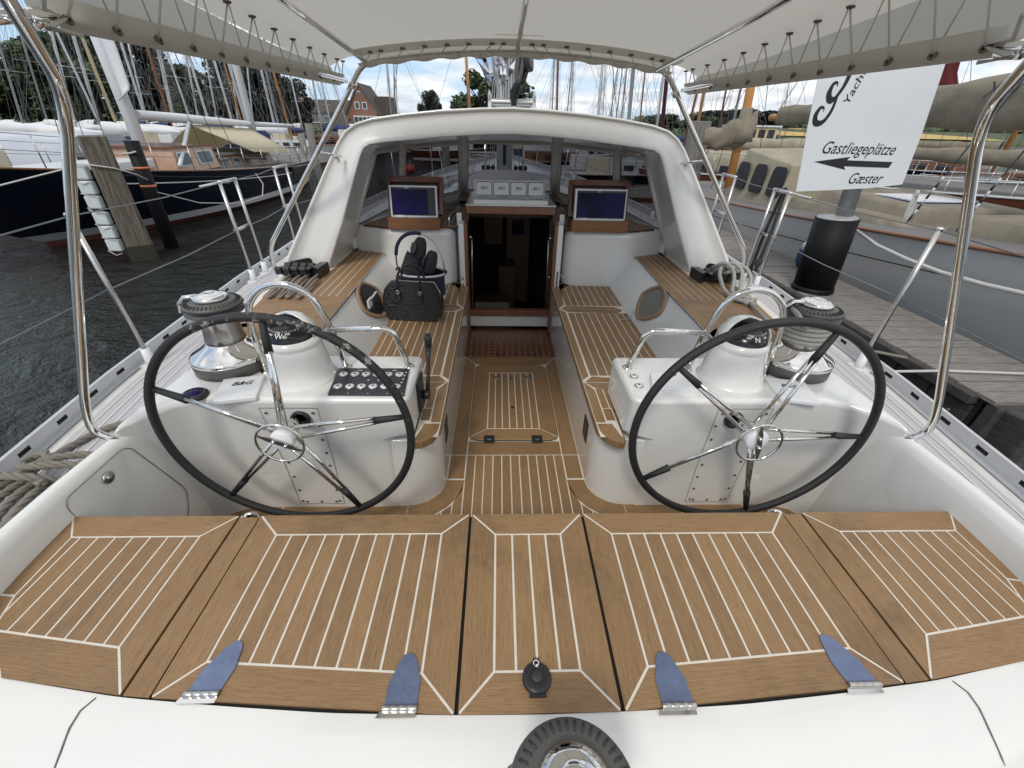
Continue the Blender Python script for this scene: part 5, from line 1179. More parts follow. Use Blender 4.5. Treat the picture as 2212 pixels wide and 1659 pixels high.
LT=[(-72,66,1,10,6.8,'a','broad green tree at the far left edge of the shore',.1),(-62,70,1,7,7.2,'c','lower light green tree near the far left edge',.1),
(-56.5,67,1,6.5,8.9,'a','dark green tree behind the big white spar on the far left',.05),(-50.5,64,1,6,10.2,'a','tallest dark tree left of the cream mast',.05),(-45,66,1,5.5,10.4,'b','tall green tree behind the cream mast',.05),
(-41,66,1,4,7.6,'a','tree just behind the thick white mast with a sail',.05),(-37.5,62,1,3.5,4.3,'a','low rounded tree right of the thick white mast',.05),(-33.8,66,1,3,4.0,'b','low dark tree under the sky gap between the left crowns',.05),
(-29.0,60,1,4.4,9.0,'b','dark copper beech filling the gap left of the orange mast',.03),(-23.8,58,1,2.8,5.6,'b','small dark drooping tree beside the tiled roof',.03)]
for i,(x,y,z,r,h,kd,lb,bs) in enumerate(LT): tree(x,y,z,r,h,kd,lb,'leafy_tree',TG,rz=i*1.3,base=bs)
tree(-2.4,64,1,4.0,7.2,'a','tall dark conifer left of the boom end in the centre','pine_tree',rz=.5,base=.02)
tree(.8,60,1,4.0,6.0,'c','light green bushy tree beside the central conifer','leafy_tree',rz=1.5,base=.02)
tree(-8.6,62,1,1.7,5.0,'b','thin open tree standing alone left of centre','leafy_tree',rz=2.5,base=.15)
tree(-5.9,64,1,.8,4.1,'d','little spiky tree right of the thin open tree','pine_tree',base=.1)
tree(-14,90,1,1.6,4.6,'d','small pointed spruce right of the gabled brick house','pine_tree',base=.1)
for i,(x,y,r,h,kd,lb) in enumerate(((50,150,7,5.0,'c','first round tree of the far right shore'),(61,150,8,5.2,'a','second clump right of the dark red mast on the right shore'),(70,156,6,4.6,'b','third dark tree over the wheelhouse on the right shore'),(96,222,11,7.0,'b','dark oak at the left end of the yellow field'),(112,226,12,8.0,'b','big dark oak above the middle of the yellow field'),(129,230,13,7.8,'b','dark oak above the right end of the yellow field'))):
    tree(x,y,1.3 if y<160 else 3.2,r,h,kd,lb,'leafy_tree','trees on the right shore',rz=i,base=.0)
k=crown(21,100,.05,'leaf_dark'); mb=MB(); rnd=random.Random(4); V=[];F=[]
for i in range(9000):
    x=rnd.uniform(-170,330); y=rnd.uniform(255,285); hh=1.3+1.4*abs(math.sin(x*.055)+.5*math.sin(x*.21))+ .5
    z=3.2+hh*rnd.random()*1.3; s_=rnd.uniform(.9,1.9); b=len(V); u=Vector((rnd.gauss(0,1),rnd.gauss(0,1),rnd.gauss(0,.7))).normalized(); w=u.orthogonal().normalized(); p=Vector((x,y,z)); V+=[tuple(p+u*s_),tuple(p+w*s_),tuple(p-u*s_),tuple(p-w*s_)]; F.append((b,b+1,b+2,b+3))
mb.idx(V,F,'leaf',False); o=mb.build('far_woods'); o['kind']='stuff'; o['label']='continuous line of woods on the horizon'
mb=MB(); V=[];F=[]
for i in range(6000):
    x=rnd.uniform(-90,60); y=interp(SH,x)+rnd.uniform(1,4); z=.6+abs(rnd.gauss(0,.8)); s_=rnd.uniform(.12,.3); b=len(V); u=Vector((rnd.gauss(0,1),rnd.gauss(0,1),rnd.gauss(0,.7))).normalized(); w=u.orthogonal().normalized(); p=Vector((x,y,z)); V+=[tuple(p+u*s_),tuple(p+w*s_),tuple(p-u*s_),tuple(p-w*s_)]; F.append((b,b+1,b+2,b+3))
mb.idx(V,F,'leaf_light',False); o=mb.build('shore_shrubs'); o['kind']='stuff'; o['label']='low scrub along the far shoreline'
# =====================================================================
# houses on the left shore
# =====================================================================
H=empty('tiled_roof_house',(-35,100,.2),'long brick house with a big dark tiled roof and white dormer windows','house')
k=MB(); k.box(-43,-29,100,109,-.5,1.9,'brick'); k.build('wall',H)
k=MB(); k.idx([(-43.6,99.4,1.7),(-28.4,99.4,1.7),(-28.4,109.6,1.7),(-43.6,109.6,1.7),(-42.6,104.5,6.3),(-29.4,104.5,6.3)],[(0,1,5,4),(2,3,4,5),(1,2,5),(3,0,4)],'roof_tile',False); rf=k.build('roof',H)
k=MB(); k.box(-39.9,-39.0,102.5,103.4,5.0,6.9,'brick'); k.box(-40.05,-38.85,102.35,103.55,6.9,7.05,'mast_white'); k.build('chimney',rf)
k=MB(); k.box(-38.3,-33.6,99.9,103,2.2,4.1,'roof_tile'); k.box(-38.1,-33.8,99.84,99.9,2.25,2.4,'mast_white'); dm=k.build('dormer',H)
for i,x in enumerate((-37.8,-36.4,-35.1)): k=MB(); k.box(x,x+.95,99.82,99.9,2.5,3.5,'mast_white'); w=k.build('window',dm); q=MB(); q.box(x+.1,x+.44,99.79,99.82,2.6,3.4,'glass_win'); q.box(x+.51,x+.85,99.79,99.82,2.6,3.4,'glass_win'); q.build('pane',w)
for x in (-37,-35.2,-33,-31): k=MB(); k.box(x,x+.9,99.92,100,.2,1.3,'mast_white'); k.build('window',H)
H=empty('gabled_brick_house',(-24.8,90,.2),'red brick house with a steep gable, round attic window and white bay','house')
k=MB(); k.box(-27.4,-22.2,90,99,-.5,4.0,'brick'); k.idx([(-27.4,90,4.0),(-22.2,90,4.0),(-24.9,90,8.1)],[(0,1,2)],'brick',False); k.build('wall',H)
k=MB(); k.idx([(-21.7,89.7,3.6),(-21.7,99,3.6),(-24.9,99,8.3),(-24.9,89.7,8.3),(-27.8,89.7,3.6),(-27.8,99,3.6)],[(0,1,2,3),(3,2,5,4)],'roof_tile',False); k.build('roof',H,solid=.25)
k=MB(); k.box(-22.9,-20.4,93,99,3.6,6.6,'roof_tile'); k.build('rear_wing',H)
for x,z in ((-25.9,4.5),(-24.6,4.5)):
    k=MB(); k.box(x,x+.85,89.93,90,z,z+1.1,'mast_white'); w=k.build('window',H); q=MB(); q.box(x+.12,x+.73,89.90,89.93,z+.12,z+.98,'glass_win'); q.build('pane',w)
k=MB(); k.lathe([(.30,0),(.30,.06),(0,.06)],'mast_white',(-24.95,90,6.9),(0,-1,0)); k.lathe([(.2,.07),(0,.08)],'glass_win',(-24.95,90,6.9),(0,-1,0)); k.build('round_window',H)
k=MB(); k.box(-25.9,-21.3,88.2,90,3.3,3.5,'mast_white'); k.box(-25.9,-21.3,88.2,90,.2,3.3,'glass_win')
for i in range(7): k.box(-25.9+.75*i,-25.8+.75*i,88.14,88.2,.2,3.3,'mast_white')
k.build('glazed_bay',H)
# =====================================================================
# sailing boats round about
# =====================================================================
def loft(L,B,zb,zs,zm,ob,os_,cols,deckm,n=26,bul=0):
    """hull along +x (bow), origin at midships waterline; returns (hull, deck) builders"""
    h=MB(); d=MB(); lev=[(1.0,1),( .93,.62),(.86,.30),(.84,.12),(.7,-.35)]
    def half(t): # t 0 stern .. 1 bow
        return B/2*(max(0,1-((t-.42)/.58)**2.4) if t>.42 else (1-((.42-t)/.42)**2*.55))
    def zsh(t): return zs*(1-t)**2+zm*2*t*(1-t)+zb*t*t
    S=[]
    for i in range(n+1):
        t=i/n; sec=[]
        for f,zr in lev:
            z=zsh(t) if zr==1 else (zsh(t)*zr if zr>.4 else zr)
            q=max(0,min(1,z/zsh(t)))
            xx=-L/2+os_*(1-q)*1.0*(1 if 1 else 0)+ t*(L-(ob+os_)*(1-q))
            sec.append((xx,half(t)*f*(1 if zr>0 else .8),z))
        S.append(sec)
    for s in (-1,1):
        for a,b,m in ((0,2,cols[0]),(2,3,cols[1]),(3,4,cols[2])):
            h.grid([[ (x,s*y,z) for x,y,z in sec[a:b+1]][::s] for sec in S],m)
        for k_ in range(1): h.tube([(sec[0][0],s*(sec[0][1]+.0),sec[0][2]+.015) for sec in S],.024,cols[3],6)
    h.face([(x,y,z) for x,y,z in S[0]]+[(x,-y,z) for x,y,z in S[0][::-1]],cols[0])
    for a,b in zip(S,S[1:]):
        d.face([(a[0][0],-a[0][1],a[0][2]),(b[0][0],-b[0][1],b[0][2]),(b[0][0],b[0][1],b[0][2]),(a[0][0],a[0][1],a[0][2])],deckm)
    return h,d,S
MC={'w':'mast_white','g':'mast_grey','cream':'mast_cream','brown':'mast_brown','orange':'mast_orange','yellow':'mast_orange','red':'mast_red'}
MN={'w':'white','g':'grey','cream':'cream','brown':'brown','orange':'orange','yellow':'yellow','red':'dark red'}
def boat(x,y,zb,lean,dm,col,label,group,seed,Hm=None,head=None):
    rnd=random.Random(seed); L=rnd.uniform(8.5,11.5); B=L*.3; hd=head if head is not None else rnd.choice((0,math.pi))+rnd.uniform(-.15,.15)
    E=empty('sailing_boat',(x,y,0),label,'boat',group)
    hc=rnd.choice(['boot_white','boot_white','grey_hull','navy_hull','brown_hull','boot_white','cover_blue','boot_white'])
    h,d,S=loft(L,B,1.25,.95,.85,1.2,.5,(hc,'boot_white','antifoul','varnish'),'deck_old' if rnd.random()<.4 else 'boot_white',12)
    Rz=Matrix.Rotation(hd,4,'Z'); off=Vector((L*.06,0,0))
    def add(mb,nm,par):
        mb.v=[tuple(Vector((x,y,0))+Rz@(Vector(v)-off)) if nm!='mast' and nm!='rigging' else v for v in mb.v]
        return mb.build(nm,par)
    add(h,'hull',E); add(d,'deck',E)
    c=MB(); ca='varnish' if rnd.random()<.3 else 'boot_white'; c.prism([(-L*.12,-B*.26),(L*.2,-B*.17),(L*.2,B*.17),(-L*.12,B*.26)],.85,1.42,ca); 
    for s in (-1,1):
        for q in range(3): c.box(-L*.08+L*.08*q,-L*.03+L*.08*q,s*B*.245-(.0),s*B*.245+.02,1.08,1.28,'win_dark')
    c.box(-L*.2,-L*.12,-B*.2,B*.2,.9,1.95 if rnd.random()<.5 else 1.5,rnd.choice(['sail_white','cover_cream','sail_white','cover_blue'])); add(c,'cabin',E)
    H=Hm or rnd.uniform(10.5,13.5)
    mx=lambda z:x+lean*(z-zb)
    m=MB(); m.tube([(mx(.9),y,.9),(mx(H*.6),y,H*.6),(mx(H),y,H)],[dm/2,dm/2,dm/2*.7],MC[col],8)
    sd=Rz@Vector((0,1,0)); fw=Rz@Vector((1,0,0)); sp=[]
    for z in (H*.38,H*.66):
        if dm>.25: continue
        p=Vector((mx(z),y,z)); w=.95 if z<H*.5 else .75; m.tube([p-sd*w,p+sd*w],.013,MC[col] if col!='red' else 'mast_grey',5)
    mo=m.build('mast',E)
    r=MB(); top=Vector((mx(H*.98),y,H*.98)); mid=Vector((mx(H*.6),y,H*.6)); b0=Vector((x,y,0))
    wr=max(.005,.00020*math.hypot(x,y)); 
    for s in (-1,1):
        r.tube([b0+sd*s*B*.45+Vector((0,0,.95)),Vector((mx(H*.38),y,H*.38))+sd*s*.95,top],wr,'wire',4,caps=False); r.tube([b0+sd*s*B*.45+fw*.4+Vector((0,0,.95)),mid],wr,'wire',4,caps=False); r.tube([b0+sd*s*B*.45-fw*.5+Vector((0,0,.95)),mid],wr,'wire',4,caps=False)
    r.tube([b0+fw*L*.44+Vector((0,0,1.2)),top],wr*1.6,'wire',4,caps=False); r.tube([b0-fw*L*.54+Vector((0,0,.95)),top],wr,'wire',4,caps=False); r.tube([b0+sd*.12+Vector((0,0,1)),Vector((mx(H),y,H))+sd*.10],wr*.8,'wire',4,caps=False)
    r.build('rigging',E)
    bm_=MB(); cc=rnd.choice(['sail_white'] if x<0 and y<31 else ['sail_white','sail_white','cover_blue','cover_cream','sail_white','cover_blue'] if x<0 else ['tan_canvas','sail_white','cover_blue','maroon']); rows=[]
    for i in range(9):
        t=i/8; cxx=L*.06-L*.42*t-.1; rr=.06+.17*(1-t)+.03*math.sin(i*2.3); rows.append([(cxx,rr*math.cos(a),1.95+.10*(1-t)+rr*1.3*math.sin(a)) for a in [2*math.pi*q/8 for q in range(8)]])
    bm_.grid(rows,cc,closed=True); bm_.face(rows[-1],cc); add(bm_,'sail_cover',E)
    return E
PLACE=[
(-25.2,30,3.3,.226,.14,'w','tall white mast behind the bend of the left steel pole',20),
(-20.8,26,1.9,-.05,.10,'w','thin white mast left of the cream one, low spreaders',21),
(-27.3,34,1.5,.15,.18,'w','straight white mast rising over the wooden pile',22),
(-21.5,28,2.0,.014,.15,'cream','only cream coloured mast, over the wooden pile',23),
(-25.4,36,2.8,.06,.15,'w','white mast just right of the thick mast with the sail',24),
(-26.7,38,2.8,.15,.12,'w','second white mast right of the thick mast with the sail',25),
(-21.1,32,2.8,.043,.15,'brown','brown mast between white ones on the left',26),
(-25.9,40,3.2,.16,.12,'w','white mast just right of the brown one on the left',27),
(-23.0,24,1.4,.24,.09,'g','short grey mast near the left edge beside the steel pole',28),
(-27.2,30,1.2,.2,.09,'g','grey mast passing close behind the left steel pole',29),
(-22.1,22,1.4,.3,.09,'g','leaning grey mast cut by the left edge of the photo',30),
(-28.7,44,2.7,.15,.14,'w','distant white mast above the thin end of the grey boom root',31),
(-22.3,36,2.6,-.02,.13,'w','white mast above the start of the grey boom',32),
(-22.2,38,2.6,.005,.17,'w','white mast above the forward third of the grey boom',33),
(-27.7,46,2.6,.15,.16,'w','far thin white mast above the forward third of the grey boom',34),
(-23.8,42,2.5,.14,.14,'w','white mast with crosstrees above the middle of the grey boom',35),
(-18.3,34,2.5,-.013,.15,'w','stout white mast above the middle of the grey boom',36),
(-20.8,40,3.4,-.026,.13,'yellow','yellow varnished mast against the dark beech',37),
(-18.4,36,2.4,-.034,.18,'w','white mast touching the aft half of the grey boom',38),
(-25.2,48,2.5,.18,.16,'w','far white mast seen left of the mizzen',39),
(-25.6,52,3.4,.18,.15,'w','far white mast seen just right of the mizzen',40),
(-17.3,38,1.6,-.009,.18,'w','white mast left of the pale grey one beyond the mizzen',41),
(-18.8,42,1.5,0,.20,'g','pale grey mast between the mizzen and the orange mast',42),
(-14.5,34,1.5,-.07,.15,'orange','bright orange mast in front of the tiled roof edge',43),
(-20.0,50,1.0,-.029,.14,'w','short white mast before the left end of the roof',44),
(-16.6,46,1.3,-.017,.18,'w','white mast with crosstrees before the roof dormer',45),
(-17.8,52,2.1,-.044,.15,'w','white mast before the right half of the tiled roof',46),
(-18.4,60,1.5,-.2,.14,'w','far leaning white mast near the brick gable',47),
(-10.5,48,3.1,.025,.15,'g','thin grey mast right of the gabled house',48),
(-12.7,60,3.3,.10,.12,'g','very thin grey mast between the house and the lone tree',49),
(-3.1,50,4.1,-.05,.30,'orange','light orange mast in front of the central conifer',50),
(2.9,26,3.4,-.052,.11,'brown','brown mast with white crosstrees right of the boom end',51),
(3.5,34,3.6,-.018,.08,'g','thin dark grey mast beside the brown one with crosstrees',52),
(4.0,30,3.5,.022,.08,'g','thin grey mast in the middle of the right-hand sky',53),
(6.4,45,3.9,-.04,.10,'w','faint white mast behind the middle grey one',54),
(6.3,32,3.3,-.033,.18,'w','white mast with wide double crosstrees over the windshield',55),
(9.1,44,3.5,-.052,.12,'w','thin mast right of the one with double crosstrees',56),
(8.0,36,3.3,.037,.09,'g','dark thin mast left of the thick grey one',57),
(9.4,40,3.3,-.006,.09,'g','second dark thin mast left of the thick grey one',58),
(12.8,52,3.5,-.033,.10,'brown','distant thin brown mast over the windshield',59),
(5.7,22,2.9,-.06,.17,'g','thickest grey mast over the right shoulder of the windshield',60),
(10.8,38,3.0,-.058,.12,'brown','brown mast right of the thickest grey one',61),
(10.9,34,2.7,-.045,.14,'w','white mast close left of the dark red one',63),
(6.6,20,2.6,-.10,.16,'red','dark red mast wrapped in a sail with white lashing',62),
(11.6,30,2.9,.04,.15,'brown','brown mast just right of the right front steel leg',64),
(8.9,22,2.2,-.036,.15,'orange','orange mast left of the grey pile on the right',65),
(18.0,40,3.4,-.062,.16,'brown','brown mast seen between orange mast and tan sail bundle',66),
(17.2,36,3.3,-.052,.17,'g','weathered grey mast rising above the wheelhouse',67),
(34.8,60,3.7,-.15,.16,'w','far white mast left of the big sign',68)]
for (x,y,zb,ln,dm,cl_,lb,sd) in PLACE:
    boat(x,y,zb,ln,dm,cl_,'sailing boat with a '+lb if lb.split()[0] in('tall','thin','straight','white','brown','short','grey','leaning','distant','stout','yellow','far','pale','bright','very','light','faint','dark','weathered') else 'sailing boat with the '+lb,'sailing boats moored round the harbour',sd)
# motor boat with red hull seen through the windshield, buoy
M_=empty('mooring_buoy',(-5.6,29,0),'small red mooring buoy floating ahead, seen through the windshield','buoy'); k=MB(); k.lathe([(.0,-.1),(.22,0),(.30,.18),(.22,.36),(.06,.44),(.05,.55),(0,.56)],'buoy_red',(-5.6,29,0),n=18); k.build('float',M_); k=MB(); k.tube([(-5.6+.06*math.cos(R(a)),29,.60+.06*math.sin(R(a))) for a in range(0,360,40)],.012,'steel',5,closed=True); k.build('ring',M_)
Lb=empty('cabin_boat',(-4.2,38,0),'low red and white cabin boat behind the red buoy','boat')
h,d,S=loft(7,2.5,1.1,.8,.7,.8,.3,('brown_hull','boot_white','antifoul','varnish'),'boot_white',12)
for mb,nm in ((h,'hull'),(d,'deck')): mb.v=[(v[0]-3.6,v[1]+38,v[2]) for v in mb.v]; mb.build(nm,Lb)
k=MB(); k.prism([(-5.3,37.2),(-2.2,37.3),(-2.2,38.7),(-5.3,38.8)],.8,1.5,'sail_white'); k.build('cover',Lb)
Wb=empty('wheelhouse_boat',(17.5,34,0),'boat with a yellow varnished wheelhouse beyond the grey pile','boat')
h,d,S=loft(10,3.2,1.5,1.1,1.0,1,.4,('brown_hull','boot_white','antifoul','varnish'),'deck_old',12)
for mb,nm in ((h,'hull'),(d,'deck')): mb.v=[(v[0]+17.5,v[1]+34,v[2]) for v in mb.v]; mb.build(nm,Wb)
k=MB(); k.box(16.2,19.0,33.0,35,1.0,2.85,'mast_cream'); k.box(16.0,19.2,32.9,35.1,2.85,2.95,'mast_white'); k.build('wheelhouse',Wb)
for x in (16.4,17.05,17.7,18.35): k=MB(); k.box(x,x+.45,32.96,33,2.0,2.7,'win_dark'); k.build('window',Wb)
# ---- big navy hulled ketch to port
NV=empty('navy_ketch',(-10.5,14.5,0),'large two-masted yacht with navy blue hull, white boot stripe and varnished deckhouse','yacht')
h,d,S=loft(19,4.3,2.10,1.08,.84,4.6,1.4,('navy_hull','boot_white','antifoul','varnish'),'deck_old',34)
AN=Matrix.Translation((-10.45,15.2,0))@Matrix.Rotation(R(-90-.3),4,'Z')
def NX(mb): mb.v=[tuple(AN@Vector(v)) for v in mb.v]; return mb
NX(h).build('hull',NV); NX(d).build('deck',NV)
k=MB(); k.tube([(s[0][0]-.1*0,s[0][1]*.995+.012,s[0][2]-.26) for s in S[1:26]],.016,'boot_white',6); NX(k).build('cove_line',NV)
# deckhouse: higher forward wheelhouse then low aft cabin (x towards bow)
def house(x0,x1,w,z0,z1,m,rfm,nm,wins,wz,wh,frame,taper=.9):
    k=MB(); v=[(x0,-w,z0),(x1,-w,z0),(x1,w,z0),(x0,w,z0),(x0+.05,-w*taper,z1),(x1-.15,-w*taper,z1),(x1-.15,w*taper,z1),(x0+.05,w*taper,z1)]
    k.idx(v,[(0,1,5,4),(1,2,6,5),(2,3,7,6),(3,0,4,7)],m,False); k.prism([(x0-.05,-w*taper-.06),(x1-.05,-w*taper-.06),(x1-.05,w*taper+.06),(x0-.05,w*taper+.06)],z1,z1+.05,rfm); o=NX(k).build(nm,NV)
    for (a,b) in wins:
        q=MB(); zc=(wz-z0)/(z1-z0); yy=lambda z:w+(w*taper-w)*(z-z0)/(z1-z0)
        P=rrect(a,b,wz,wz+wh,.07,3)
        q.idx([(x,yy(z)+.02,z) for x,z in P]+[((a+b)/2+(x-(a+b)/2)*.86,yy(z)+.025,wz+wh/2+(z-wz-wh/2)*.80) for x,z in P],[tuple([i,(i+1)%16,16+(i+1)%16,16+i][::1]) for i in range(16)],frame,False); ow=NX(q).build('window',NV)
        g=MB(); g.idx([((a+b)/2+(x-(a+b)/2)*.86,yy(z)+.022,wz+wh/2+(z-wz-wh/2)*.80) for x,z in P],[tuple(range(16))],'glass_win',False); NX(g).build('pane',ow)
    return o
house(-.75,1.35,1.02,1.22,1.84,'varnish_light','varnish','deckhouse',[(.55,1.15),(-.55,.25)],1.36,.38,'boot_white')
house(-4.6,-.80,1.0,1.05,1.52,'varnish','deck_old','aft_cabin',[(-1.45,-.95),(-2.15,-1.65),(-2.85,-2.35),(-4.1,-3.5)],1.16,.28,'mast_grey')
k=MB(); k.box(1.6,4.6,-.6,.6,1.35,1.60,'boot_white'); k.box(5.4,8.2,-.5,.5,1.6,2.0,'cover_cream'); NX(k).build('foredeck_gear',NV,bevel=.05)
k=MB(); m0=AN@Vector((1.05,0,0)); k.tube([m0+Vector((0,0,1.2)),m0+Vector((-.03,0,4.2)),m0+Vector((-.20,.0,15))],[.165,.16,.13],'mast_white',16)
k.build('mainmast',NV)
k=MB(); rows=[]
for z,w in ((3.05,.03),(3.2,.42),(3.3,.46),(3.9,.50),(5.0,.55),(9,.5)): rows.append([(m0.x+.12+w*t-.015*(z-1.2),m0.y-.10-.25*t,z-(.10*t if z<3.15 else 0)) for t in (0,.33,.66,1)])
k.grid(rows,'sail_white'); k.build('furled_sail',NV,solid=.03)
k=MB(); rows=[]
for t in range(11):
    x=.80-6.1*t/10; w=.15*(1-.25*abs(t-3)/7); z=2.64-.021*t; rows.append([(x,w*math.cos(a),z+w*.9*math.sin(a)) for a in [2*math.pi*q/14 for q in range(14)]])
k.grid(rows[::-1],'mast_white',closed=True); k.face(rows[0],'mast_white'); k.face(rows[-1][::-1],'mast_white'); NX(k).build('main_boom',NV)
mz=AN@Vector((-5.5,0,1.0)); k=MB(); k.tube([mz,mz+Vector((.0,.0,10))],[.15,.12],'mast_white',14); k.build('mizzen_mast',NV)
k=MB(); k.tube([AN@Vector(p) for p in ((-5.65,0,2.42),(-9.6,0,2.35))],[.10,.08],'mast_white',10); k.build('mizzen_boom',NV)
k=MB()
for s in (-1,1):
    for x in (1.4,.6,-.2): k.tube([AN@Vector((x,s*2.0,1.3)),AN@Vector((1.05,s*.1,14))],.010,'wire',5)
    for x in (-5.2,-6.0): k.tube([AN@Vector((x,s*1.8,1.05)),AN@Vector((-5.5,s*.1,9))],.009,'wire',5)
k.tube([AN@Vector((9.3,0,2.1)),AN@Vector((1.05,0,15.5))],.02,'wire',6); k.tube([AN@Vector((6.6,0,1.6)),AN@Vector((1.05,0,11))],.012,'wire',6); k.tube([AN@Vector((-9.3,0,1.1)),AN@Vector((1.05,0,15.5))],.009,'wire',5)
k.build('rigging',NV)
k=MB(); pts=[]
for i in range(14):
    x=8.0-1.2*i; t=(x+9.5)/19; hb=4.3/2*(max(0,1-((t-.42)/.58)**2.4) if t>.42 else (1-((.42-t)/.42)**2*.55)); zz_=1.08*(1-t)**2+.84*2*t*(1-t)+2.10*t*t
    for s in (-1,1): k.tube([AN@Vector((x,s*hb*.95,zz_)),AN@Vector((x,s*hb*.95,zz_+.62))],.013,'steel_brushed',5)
    pts.append((x,hb*.95,zz_+.61))
for s in (-1,1):
    for dz in (0,-.28): k.tube([AN@Vector((x,s*y,z+dz)) for x,y,z in pts],.006,'wire',4)
k.build('guard_rail',NV)
k=MB(); k.tube([AN@Vector((1.5,1.2,1.42)),AN@Vector((-1.2,.15,2.45))],.055,'fender_white',10); k.build('boarding_spar',NV)
k=MB(); k.box(-5.4,-3.6,2.05,2.15,.72,1.0,'black_plastic'); NX(k).build('dark_dodger_cloth',NV,bevel=.02)
# boom tent laid over the boom
k=MB(); rows=[]
for i in range(9):
    t=i/8; xr=-1.45-3.9*t; xe=-2.1-3.15*t; rg=2.40-.14*t+.01*math.sin(i*2); ed=1.60-.17*t+.015*math.sin(i*1.9); yw=1.55
    rows.append([(xe,-yw,ed),((xe+xr)/2,-yw*.5,(rg+ed)/2+.03),(xr,0,rg),((xe+xr)/2,yw*.5,(rg+ed)/2+.02),(xe,yw,ed)])
k.grid([[tuple(AN@Vector(p)) for p in r] for r in rows],'tent_cream'); tag(k.build('boom_tent',solid=.01),'cream canvas tent spread over the boom of the navy hulled yacht','tent')
# white winter sheet on the boat behind
k=empty('covered_boat',(-17.5,14.5,0),'boat under a long pale blue-white sheet behind the navy bow','boat')
h,d,S=loft(9,3,1.5,1.2,1.1,1,.5,('boot_white','boot_white','antifoul','varnish'),'boot_white',12)
for mb,nm in ((h,'hull'),(d,'deck')): mb.v=[(v[0]-17.0,v[1]+15.5,v[2]) for v in mb.v]; mb.build(nm,k)
q=MB(); rows=[]
for i in range(25):
    x=-22.5+10*i/24; zt=2.10+.03*math.sin(i*1.3); rows.append([(x,14.2+.04*math.sin(i*2),1.15),(x,14.25+.04*math.sin(i*2.1),zt-.12),(x,14.6,zt),(x,16.3,zt),(x,16.8,1.2)])
q.grid(rows,'sheet_white'); q.build('sheet',k)
# ---- mooring piles to port
PW=empty('timber_pile',(-7.72,9.3,0),'square weathered timber mooring pile standing in front of the navy hull','pile')
k=MB(); A=rot(-7.74,9.3,R(38)); 
k.prism([(-.19,-.20),(.16,-.20),(.20,-.15),(.20,.18),(.14,.21),(-.17,.2),(-.21,.14),(-.21,-.15)],.30,2.27,'pile_wood',lambda x,y,z:tuple(A@Vector((x*(1+.04*(2.3-z)),y*(1+.04*(2.3-z)),z)))); k.build('post',PW,bevel=.012)
k=MB(); k.prism([(-.225,-.235),(.20,-.235),(.235,-.18),(.235,.2),(.17,.235),(-.2,.235),(-.24,.16),(-.24,-.18)],-1.0,.31,'algae',lambda x,y,z:tuple(A@Vector((x*(1+.05*(.3-z)),y*(1+.05*(.3-z)),z)))); k.build('wet_foot',PW,bevel=.02)
FW=empty('pile_fender',(-8.0,9.15,.2),'string of white padded fender blocks lashed to the timber pile','fender')
for half,(za,zb) in enumerate(((1.02,1.80),(.20,.98))):
    n=3
    for i in range(n):
        z0=zb-(zb-za)*(i+1)/n+.008; z1=zb-(zb-za)*i/n-.008; k=MB(); k.box(-8.17,-7.90,8.98,9.12,z0,z1,'fender_white'); k.build('fender_block',FW,bevel=.035)
    k=MB()
    for i in range(4): z=zb-(zb-za)*i/3; k.tube([(-7.90,8.965,z-.02),(-8.03,8.962,z-.06*(i%2)),(-8.18,8.985,z+.03)],.008,'rope_white',5)
    k.build('lashing',FW)
BP=empty('black_pile',(-7.76,10.2,0),'slim black mooring pile with two orange bands','pile')
k=MB(); k.tube([(-7.77,10.2,-1),(-7.76,10.2,1.0),(-7.73,10.2,2.17)],[.145,.14,.135],'pile_black',20); k.build('post',BP)
for z in (1.67,1.32): k=MB(); k.tube([(-7.745,10.2,z-.022),(-7.745,10.2,z+.022)],.146,'orange_band',20); k.build('band',BP)
k=MB(); k.tube([(-9.9,6.6,1.35),(-8.9,7.9,1.47),(-8.2,8.95,1.74),(-7.98,9.0,1.82),(-7.72,9.02,1.80),(-7.50,9.2,1.74),(-7.45,9.6,1.60),(-7.6,10.05,1.45)],.014,'rope_white',8); k.tube([(-7.62,10.06,1.98),(-7.72,10.05,1.95),(-7.92,10.1,1.93)],.018,'rope_white',8); tag(k.build('dock_line'),'pale mooring line led round the timber pile from the navy bow','rope')
k=MB(); k.tube([(-7.64,10.2,1.20),(-7.3,11,.86),(-7.0,12.2,.68),(-7.0,13.4,.70),(-7.5,14.6,.88),(-8.0,15.3,1.1)],.012,'rope_white',6); tag(k.build('slack_line'),'slack pale line hanging in a bow from the black pile to the navy hull','rope')
for i,(x,y,h,w,lb) in enumerate(((-8.0,20.5,2.5,.22,'slim grey timber pile at the stern of the navy yacht'),(-10.6,26,2.0,.25,'short grey pile beyond the cream boom tent'),(-1.9,16,2.3,.2,'grey pile seen through the left windshield pane'))):
    e=empty('mooring_pile',(x,y,0),lb,'pile','grey mooring piles'); k=MB(); k.tube([(x,y,-1),(x,y,h)],[w*.75,w*.65],'pile_grey',10); k.build('post',e)
e=empty('wide_pile',(5.35,13.2,0),'broad split grey timber pile right of the windshield','pile'); k=MB(); k.prism([(-.24,-.2),(.0,-.24),(.25,-.2),(.27,.18),(-.2,.22)],-1,2.80,'pile_grey',lambda x,y,z:(5.38+x+(-.02*z),13.2+y,z)); k.build('post',e,bevel=.02)
